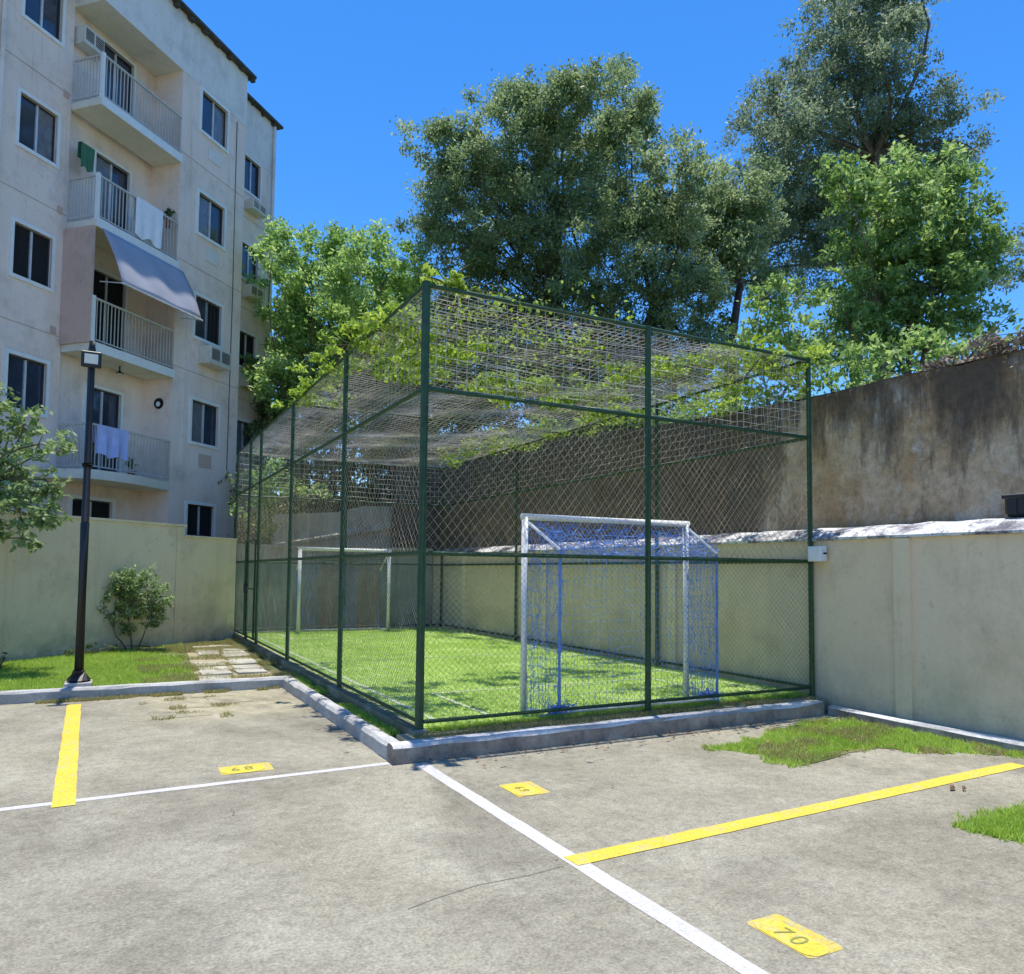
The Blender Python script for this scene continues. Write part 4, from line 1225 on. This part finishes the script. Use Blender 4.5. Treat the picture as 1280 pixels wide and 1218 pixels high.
T1 = [(5.65, 13.11, 13.7, 1.05), (6.33, 12.34, 12.56, 1.37), (7.71, 12.52, 14.95, 1.19), (8.16, 11.41, 14.97, 1.04), (9.01, 10.63, 15.14, 1.02), (10.66, 10.97, 15.24, 0.95), (11.21, 12.55, 15.21, 1.54), (9.47, 13.11, 14.23, 1.76), (8.12, 13.77, 12.9, 1.76), (5.92, 13.06, 11.36, 1.16), (7.21, 13.56, 10.84, 1.22), (8.68, 11.8, 11.46, 1.88), (10.13, 10.64, 11.79, 1.85), (11.4, 9.69, 12.28, 1.37), (9.86, 11.04, 10.0, 1.39), (9.59, 13.75, 10.34, 1.15), (13.18, 11.41, 11.79, 1.52), (14.41, 10.57, 13.41, 1.26), (14.56, 10.56, 12.02, 1.13), (12.3, 9.71, 9.65, 1.04), (11.51, 10.54, 9.66, 0.71), (5.84, 14.46, 13.16, 0.69), (5.77, 14.93, 12.32, 0.62), (8.3, 13.76, 16.64, 0.56), (11.18, 12.3, 17.23, 0.51), (5.21, 12.78, 14.07, 0.46)]
T2 = [(21.6, 11.29, 22.41, 2.1), (23.2, 10.78, 22.33, 1.51), (20.24, 11.63, 20.6, 1.62), (20.56, 9.92, 19.08, 1.96), (18.88, 12.28, 19.03, 1.41), (17.85, 11.05, 16.87, 1.65), (19.37, 14.31, 19.19, 1.13), (21.9, 12.65, 18.89, 2.49), (22.83, 10.61, 18.38, 1.78), (22.98, 9.34, 17.75, 1.0), (23.51, 12.13, 17.14, 2.51), (19.59, 12.59, 16.03, 2.09), (19.26, 14.23, 17.18, 1.4), (21.43, 13.07, 14.8, 2.17), (18.65, 12.89, 14.11, 1.18), (23.64, 9.63, 16.6, 1.02), (20.99, 11.47, 24.17, 1.79), (22.19, 10.06, 23.31, 1.46), (23.6, 8.41, 16.28, 0.5), (25.04, 8.53, 13.79, 0.8), (27.77, 9.63, 13.57, 0.77), (23.68, 8.08, 11.63, 0.6)]
T3 = [(9.83, 3.17, 9.49, 0.35), (11.04, 3.84, 9.59, 0.51), (10.88, 3.15, 9.42, 0.62), (12.07, 3.08, 9.85, 0.64), (12.68, 2.6, 10.05, 0.54), (12.77, 2.3, 9.42, 0.59), (12.79, 3.78, 9.17, 0.98), (12.2, 2.33, 8.46, 0.89), (10.71, 3.6, 8.47, 0.63), (12.72, 2.09, 8.15, 0.57), (11.56, 3.69, 7.9, 0.86), (11.96, 2.7, 7.38, 0.98), (12.77, 2.45, 7.45, 0.66), (12.1, 3.72, 7.04, 0.87), (10.62, 3.56, 6.58, 0.69), (10.43, 4.21, 6.47, 0.59), (13.02, 3.61, 6.62, 0.71), (11.94, 2.38, 6.46, 0.4)]
T5 = [(7.06, 2.34, 6.21, 0.41), (7.14, 2.59, 5.82, 0.39), (8.38, 2.73, 6.65, 0.35), (7.3, 3.14, 5.56, 0.37), (7.76, 2.29, 5.62, 0.44), (6.64, 3.05, 5.3, 0.28), (7.34, 2.43, 5.31, 0.38), (8.4, 2.32, 5.3, 0.31)]
T4 = [(1.81, 15.74, 10.91, 0.66), (1.92, 18.07, 10.61, 0.93), (3.19, 18.07, 11.52, 0.96), (4.04, 17.79, 12.14, 0.86), (2.89, 17.74, 9.89, 1.3), (2.37, 18.88, 9.19, 1.07), (3.6, 14.76, 10.07, 1.06), (4.9, 14.99, 11.02, 0.86), (5.18, 17.34, 10.43, 1.34), (3.65, 17.55, 8.89, 1.44), (1.85, 17.28, 7.28, 1.0), (3.38, 18.41, 7.18, 1.34), (4.69, 16.5, 7.99, 1.28), (5.98, 16.42, 9.75, 1.18), (6.29, 14.42, 8.71, 1.23), (1.46, 16.43, 11.46, 0.34), (4.38, 15.78, 11.84, 0.35)]
TL = [(-3.51, 2.86, 3.05, 0.23), (-3.38, 3.0, 2.86, 0.21), (-3.64, 3.61, 2.7, 0.31), (-3.29, 2.93, 2.46, 0.18), (-3.51, 2.82, 2.09, 0.31), (-3.24, 2.71, 2.03, 0.21), (-3.14, 2.74, 2.35, 0.11), (-3.39, 3.39, 1.77, 0.12), (-3.7, 3.18, 2.46, 0.35), (-4.06, 3.29, 2.8, 0.53), (-4.05, 3.17, 2.09, 0.52), (-3.15, 3.35, 2.87, 0.07), (-4.01, 3.34, 3.35, 0.31)]
SH = [(-2.65, 9.79, 0.96, 0.28), (-2.45, 9.59, 1.2, 0.28), (-2.07, 9.39, 1.2, 0.31), (-1.76, 9.31, 0.97, 0.23), (-2.23, 9.85, 0.85, 0.38), (-1.89, 9.38, 0.62, 0.28), (-2.57, 9.68, 0.59, 0.23), (-1.68, 9.46, 0.74, 0.14), (-2.31, 9.68, 0.34, 0.15)]

T1 += [(9.0, 12.6, 9.0, 1.2), (10.3, 11.6, 8.3, 1.2), (11.6, 10.6, 8.6, 1.0), (7.9, 13.0, 9.0, 1.2), (6.6, 13.4, 9.3, 1.1), (12.6, 10.4, 8.2, .9), (9.6, 11.9, 7.4, 1.1), (7.4, 12.9, 7.8, 1.1), (11.0, 11.2, 7.2, 1.0)]
T2 += [(19.4, 13.6, 15.2, 1.4), (20.2, 12.4, 13.2, 1.5), (21.6, 11.0, 12.6, 1.5), (18.2, 14.0, 13.0, 1.3)]
T3 += [(11.4, 3.2, 8.9, .6), (12.1, 2.8, 9.2, .6), (12.6, 2.9, 8.2, .7), (11.2, 3.6, 7.3, .7), (12.5, 2.4, 6.8, .7), (11.4, 3.3, 6.3, .6), (12.0, 3.2, 8.0, .8)]
TL = [(-2.63 + (x + 2.63) * 1.38, -6.84 + (y + 6.84) * 1.38, 1.5 + (z - 1.5) * 1.38, r * 1.38) for x, y, z, r in TL]
tot = 0
T1a = [l for l in T1]; 
tot += tree('broad_tree', 'big dense grey-green tree rising in the middle behind the cage', 'tree', (10.6, 11.8, 4.0), [(10.2, 11.8, 9.3), (9.2, 12.6, 9.2), (11.4, 10.9, 9.5)], T1, 'leaf_grey', .12, 1.3, .42, .2, 1, 'bark_dark', kn=1.5, upb=.5, jitter=1.4)
tot += tree('broad_tree', 'smaller dark tree with a visible dark trunk right of the big middle tree', 'tree', (13.9, 10.6, 4.2), [(13.9, 10.8, 9.2), (14.2, 10.2, 10.4)], [(14.41, 10.57, 13.0, 1.2), (14.56, 10.56, 12.02, 1.1), (13.6, 10.2, 10.9, .9), (15.1, 10.2, 10.6, .7), (13.3, 11.2, 12.6, .9), (12.6, 10.1, 10.3, .6), (14.3,10.4,9.3,.5)], 'leaf_grey', .16, 1.5, .42, .2, 2, 'bark_dark')
tot += tree('tall_tree', 'tallest feathery grey tree running out of the top of the photo', 'tree', (22.0, 11.6, 5.0), [(21.8, 11.8, 13.5), (21.9, 11.2, 17.0)], T2, 'leaf_tall', .14, 1.0, .5, .34, 3, 'bark', shell=.3, kn=1.2, upb=.4, jitter=1.5)
tot += tree('leafy_tree', 'lime green young tree standing above the retaining wall on the right', 'tree', (12.0, 3.1, 4.0), [(11.9, 3.1, 6.8), (12.2, 2.7, 7.0), (11.4, 3.4, 6.8)], T3, 'leaf_lime', .125, 1.15, .25, .08, 4, 'bark', kn=1.25, jitter=1.3)
tot += tree('leafy_bush', 'low lime green bush between the cage corner and the young tree', 'bush', (7.5, 2.7, 4.0), [(7.4, 2.7, 4.7), (7.7, 2.5, 4.8)], T5, 'leaf_lime', .11, 1.2, .2, .05, 5, 'bark')
tot += tree('yellow_green_tree', 'bright yellow-green tree between the building and the cage top', 'tree', (3.4, 17.6, .4), [(3.4, 17.4, 6.6), (4.6, 16.6, 7.0), (2.4, 17.8, 6.6)], T4, 'leaf_yellow', .15, 1.6, .42, .12, 6, 'bark', kn=1.4)
tot += tree('leaning_tree', 'leafy tree reaching in from the left edge before the wall', 'tree', (-5.1, 7.0, -.1), [(-4.7, 6.9, 1.8), (-4.4, 6.8, 2.6)], TL, 'leaf_shrub', .12, 1.0, .16, .05, 7, 'bark', upb=.5, asp=.5, kn=1.1)
tot += tree('round_shrub', 'round leafy shrub on thin stems against the left wall', 'shrub', (-2.2, 9.45, -.1), [(-2.25, 9.5, .25), (-2.0, 9.42, .3), (-2.5, 9.6, .22)], SH, 'leaf_shrub', .08, 1.0, .12, .02, 8, 'bark', upb=.5, kn=1.5)
tot += tree('small_shrub', 'small dark bush at the foot of the left wall beside the photo edge', 'shrub', (-4.35, 7.0, -.1), (-4.3, 7.0, .05), [(-4.3, 7.0, .12, .22), (-4.6, 6.9, .2, .25), (-4.05, 7.1, .02, .14)], 'leaf_dark', .07, 1.2, .1, .015, 9, 'bark')
tot += tree('small_shrub', 'low weedy plants under the round shrub', 'shrub', (-2.9, 9.0, -.1), (-2.9, 9.0, -.02), [(-2.85, 9.0, 0, .12), (-2.5, 9.2, 0, .12), (-3.2, 8.8, .0, .12), (-1.9, 9.6, -.02, .1)], 'leaf_dark', .07, .9, .08, .01, 10, 'bark')

# background woodland and undergrowth: masses nobody could count
def mass(name, label, pts, leaf, size, dens, clump, seed, asp=.5, cat='woodland'):
    rr = random.Random(seed); cs = []; rs = []
    for (x, y, z, r) in pts:
        for _ in range(max(4, int(3.0 * (r / clump) ** 2))):
            d = Vector((rr.gauss(0, 1), rr.gauss(0, 1), rr.gauss(0, 1))).normalized() * r * (.4 + .7 * rr.random())
            cs.append((x + d.x, y + d.y, z + d.z * .9)); rs.append(clump * rr.uniform(.6, 1.1))
    n = int(4 * dens * sum(q * q for q in rs) / (size * size * asp))
    v, ti = leafset(cs, rs, n, size, asp)
    o = np_mesh(name, v, 4, M[leaf], None, ti); tag(o, label, cat, kind='stuff'); return n
rr = random.Random(21)
pts = []
for i in range(120):
    t = i / 74; x = 3 + 30 * t + rr.gauss(0, .8); y = 27 - 13 * t + rr.gauss(0, 1.2)
    pts.append((x, y, 3.5 + rr.uniform(0, 7.5 if t < .6 else 4.5), rr.uniform(1.3, 2.1)))
tot += mass('woodland', 'dark woodland filling the slope behind the separate trees', pts, 'leaf_dark', .3, 1.5, .8, 22)
pts = []
for i in range(30):
    pts.append((rr.uniform(.6, 6.2), rr.uniform(15.9, 18.0), rr.uniform(.4, 4.4), rr.uniform(.5, .9)))
for i in range(14): pts.append((rr.uniform(3.2, 6.4), rr.uniform(15.8, 17), rr.uniform(3.4, 5.6), rr.uniform(.5, .8)))
for i in range(34):
    t = i / 33; pts.append((1.6 + 6.5 * t + rr.gauss(0, .3), 18.6 - 3.4 * t + rr.gauss(0, .5), rr.uniform(3.6, 7.8 + 1.0 * t), rr.uniform(.7, 1.1)))
tot += mass('undergrowth', 'dense dark undergrowth behind the end wall', pts, 'leaf_dark', .14, 1.3, .35, 23, cat='undergrowth')
pts = [(.9, 13.9, 2.5 + .3 * k, .38) for k in range(7)] + [(1.25, 14.1, 3.6, .45), (2.0, 14.8, 3.7, .4), (2.6, 14.9, 3.75, .35), (.5, 13.8, 3.0, .35)]
tot += mass('hanging_bush', 'yellow-green bush spilling over the end wall beside the building', pts, 'leaf_yellow', .12, 1.1, .25, 24, cat='bush')
# scrub along the top of the retaining wall
pts = []
for i in range(64):
    y = -5.5 + 19 * i / 63; pts.append((6.75 + rr.uniform(-.05, .7), y, np.interp(y, [t[0] for t in tops], [t[1] for t in tops]) + rr.uniform(-.05, .45) + (.25 if -.6 < y < 2.5 else 0), rr.uniform(.24, .46)))
tot += mass('scrub', 'green scrub along the top of the retaining wall', pts, 'leaf_lime', .10, .8, .2, 25, cat='scrub')
pts = []
for i in range(40):
    y = rr.uniform(6, 13.5); pts.append((rr.uniform(6.6, 8.5), y, 4.5 + rr.uniform(0, 1.3), rr.uniform(.35, .6)))
tot += mass('dark_scrub', 'dark bushes above the far end of the retaining wall', pts, 'leaf_dark', .13, 1.1, .3, 26, cat='scrub')

# dry creeper heap on the wall top at the right edge
cs = []
for i in range(260):
    y = rr.uniform(-5, -.9); t = (-.9 - y) / 1.6
    cs.append((6.5 + rr.uniform(-.3, .9), y, 3.98 + rr.uniform(-.1, .12 + .32 * min(1, t))))
v, ti = leafset(cs, .12, 15000, .09, .35)
o = np_mesh('dry_creeper', v, 4, M['twig'], None, ti); tag(o, 'heap of dry brown creeper on the wall top at the right edge', 'creeper', kind='stuff')
mb = MB()
for i in range(170):
    p = Vector(rr.choice(cs)); d = Vector((rr.gauss(0, .25), rr.gauss(0, .4), rr.gauss(.02, .14)))
    mb.tube([p, p + d * .5 + Vector((0, 0, .05)), p + d], [.012, .008, .004], 3, cap=False)
for i in range(26):
    y = rr.uniform(-2.6, 7.0); z = np.interp(y, [t[0] for t in tops], [t[1] for t in tops])
    L = rr.uniform(.2, .9); x = 6.06
    mb.tube([(x + .1, y, z + .02), (x - .02, y + .03, z - .05), (x - .03, y + rr.gauss(0, .1), z - L)], [.008, .006, .003], 3, cap=False)
o = mb.build('creeper_stem', M['bark']); tag(o, 'bare creeper stems tangled on the retaining wall top', 'creeper', kind='stuff')

# vines climbing over the cage roof
def vine(label, centres, n, r, size=.085, leaf='leaf_vine', stems=True, seed=0):
    rr = random.Random(seed)
    t = thing('climbing_vine', label, 'vine', (centres[0][0], centres[0][1], 4.3))
    B = Vector(t.location); cs = [tuple(Vector(c) - B) for c in centres]
    out = []
    for c in cs:
        for _ in range(9): out.append((c[0] + rr.gauss(0, r * 1.3), c[1] + rr.gauss(0, r * 1.3), c[2] + rr.gauss(0, r * .28)))
    v, ti = leafset(out, r * .85, int(n * 1.15), size * .9, .6, .5, .4)
    np_mesh('vine_leaves', v, 4, M[leaf], t, ti)
    mb = MB()
    pts = [Vector(c) for c in cs]
    mb.tube([pts[0]] + [p + Vector((rr.gauss(0, .05), rr.gauss(0, .05), rr.gauss(0, .02))) for p in pts[1:]] if len(pts) > 1 else [pts[0], pts[0] + Vector((.4, .2, 0))], .008, 4, cap=False)
    for _ in range(10):
        p = rr.choice(pts); mb.tube([p, p + Vector((rr.gauss(0, .3), rr.gauss(0, .3), rr.gauss(0, .06)))], .004, 3, cap=False)
    mb.build('stem', M['bark'], t)
Z = H3 + .05
vine('tuft of bright vine on top of the front corner post', [(.05, .05, Z + .06), (.22, .02, Z + .05), (.4, .05, Z)], 260, .08, .09, seed=1)
vine('lime vine sprawled over the middle of the roof net', [(2.3, 2.9, Z - .05), (2.66, 3.2, Z - .05), (3.1, 3.3, Z - .05), (3.56, 3.33, Z - .05), (4.0, 3.2, Z - .02), (4.35, 3.0, Z)], 2300, .2, seed=2)
vine('vine mat over the front right part of the roof net', [(3.7, 1.6, Z - .03), (4.1, 1.2, Z), (4.5, 1.0, Z), (4.85, .8, Z + .02), (5.1, .5, Z + .05), (5.3, .25, Z + .05), (5.4, 1.2, Z), (5.4, 2.2, Z)], 2800, .22, seed=3)
vine('vine running along the left top rail of the cage', [(0, 1.4, Z), (0, 2.0, Z), (.05, 2.6, Z + .04), (0, 3.4, Z), (.1, 4.3, Z), (.15, 5.2, Z), (.1, 6.0, Z - .02)], 2300, .17, seed=4)
vine('vine hanging inside the left top of the cage', [(.35, 1.3, Z), (.5, 1.6, Z - .15), (.7, 2.1, Z - .1), (.6, 2.6, Z - .2), (.9, 2.9, Z - .08)], 2200, .2, seed=5)
vine('thin vine scattered over the front of the roof net', [(.7, .6, Z - .04), (1.1, .5, Z - .04), (1.6, .8, Z - .06), (2.1, .7, Z - .06), (2.6, 1.0, Z - .07), (1.8, 1.8, Z - .07), (1.2, 1.6, Z - .06)], 800, .3, .07, seed=6)
vine('dense vine over the far part of the roof net', [(4.9, 4.0, Z), (5.2, 5.0, Z), (5.0, 6.2, Z), (5.2, 7.4, Z), (5.1, 8.8, Z), (4.6, 9.6, Z)], 2600, .3, seed=7)
vine('vine hanging from the right top rail of the cage', [(5.3, .15, 4.15), (5.25, .05, 3.95), (4.9, .03, 4.1), (4.5, .03, 4.2), (4.1, .03, 3.75), (3.7, .03, 3.5)], 900, .12, .07, seed=8)
# dry tangle over the back stretch of the net
mb = MB()
for _ in range(1000):
    x = rr.uniform(.1, 5.2); y = rr.uniform(.2, 12) if rr.random() < .7 else rr.uniform(.1, 4)
    p = Vector((x, y, rz_(x, y) + .01)); a = rr.uniform(0, 6.28); L = rr.uniform(.15, .7)
    q = Vector((min(5.25, max(.05, x + L * math.cos(a))), min(12.2, max(.05, y + L * math.sin(a))), 0)); q.z = rz_(q.x, q.y) + .015
    mb.tube([p, (p + q) / 2 + Vector((rr.gauss(0, .05), rr.gauss(0, .05), .01)), q], .0035, 3, cap=False)
o = mb.build('dry_tendrils', M['twig']); tag(o, 'dry vine tendrils tangled in the roof net', 'vine', kind='stuff')
print('leaf faces', tot)
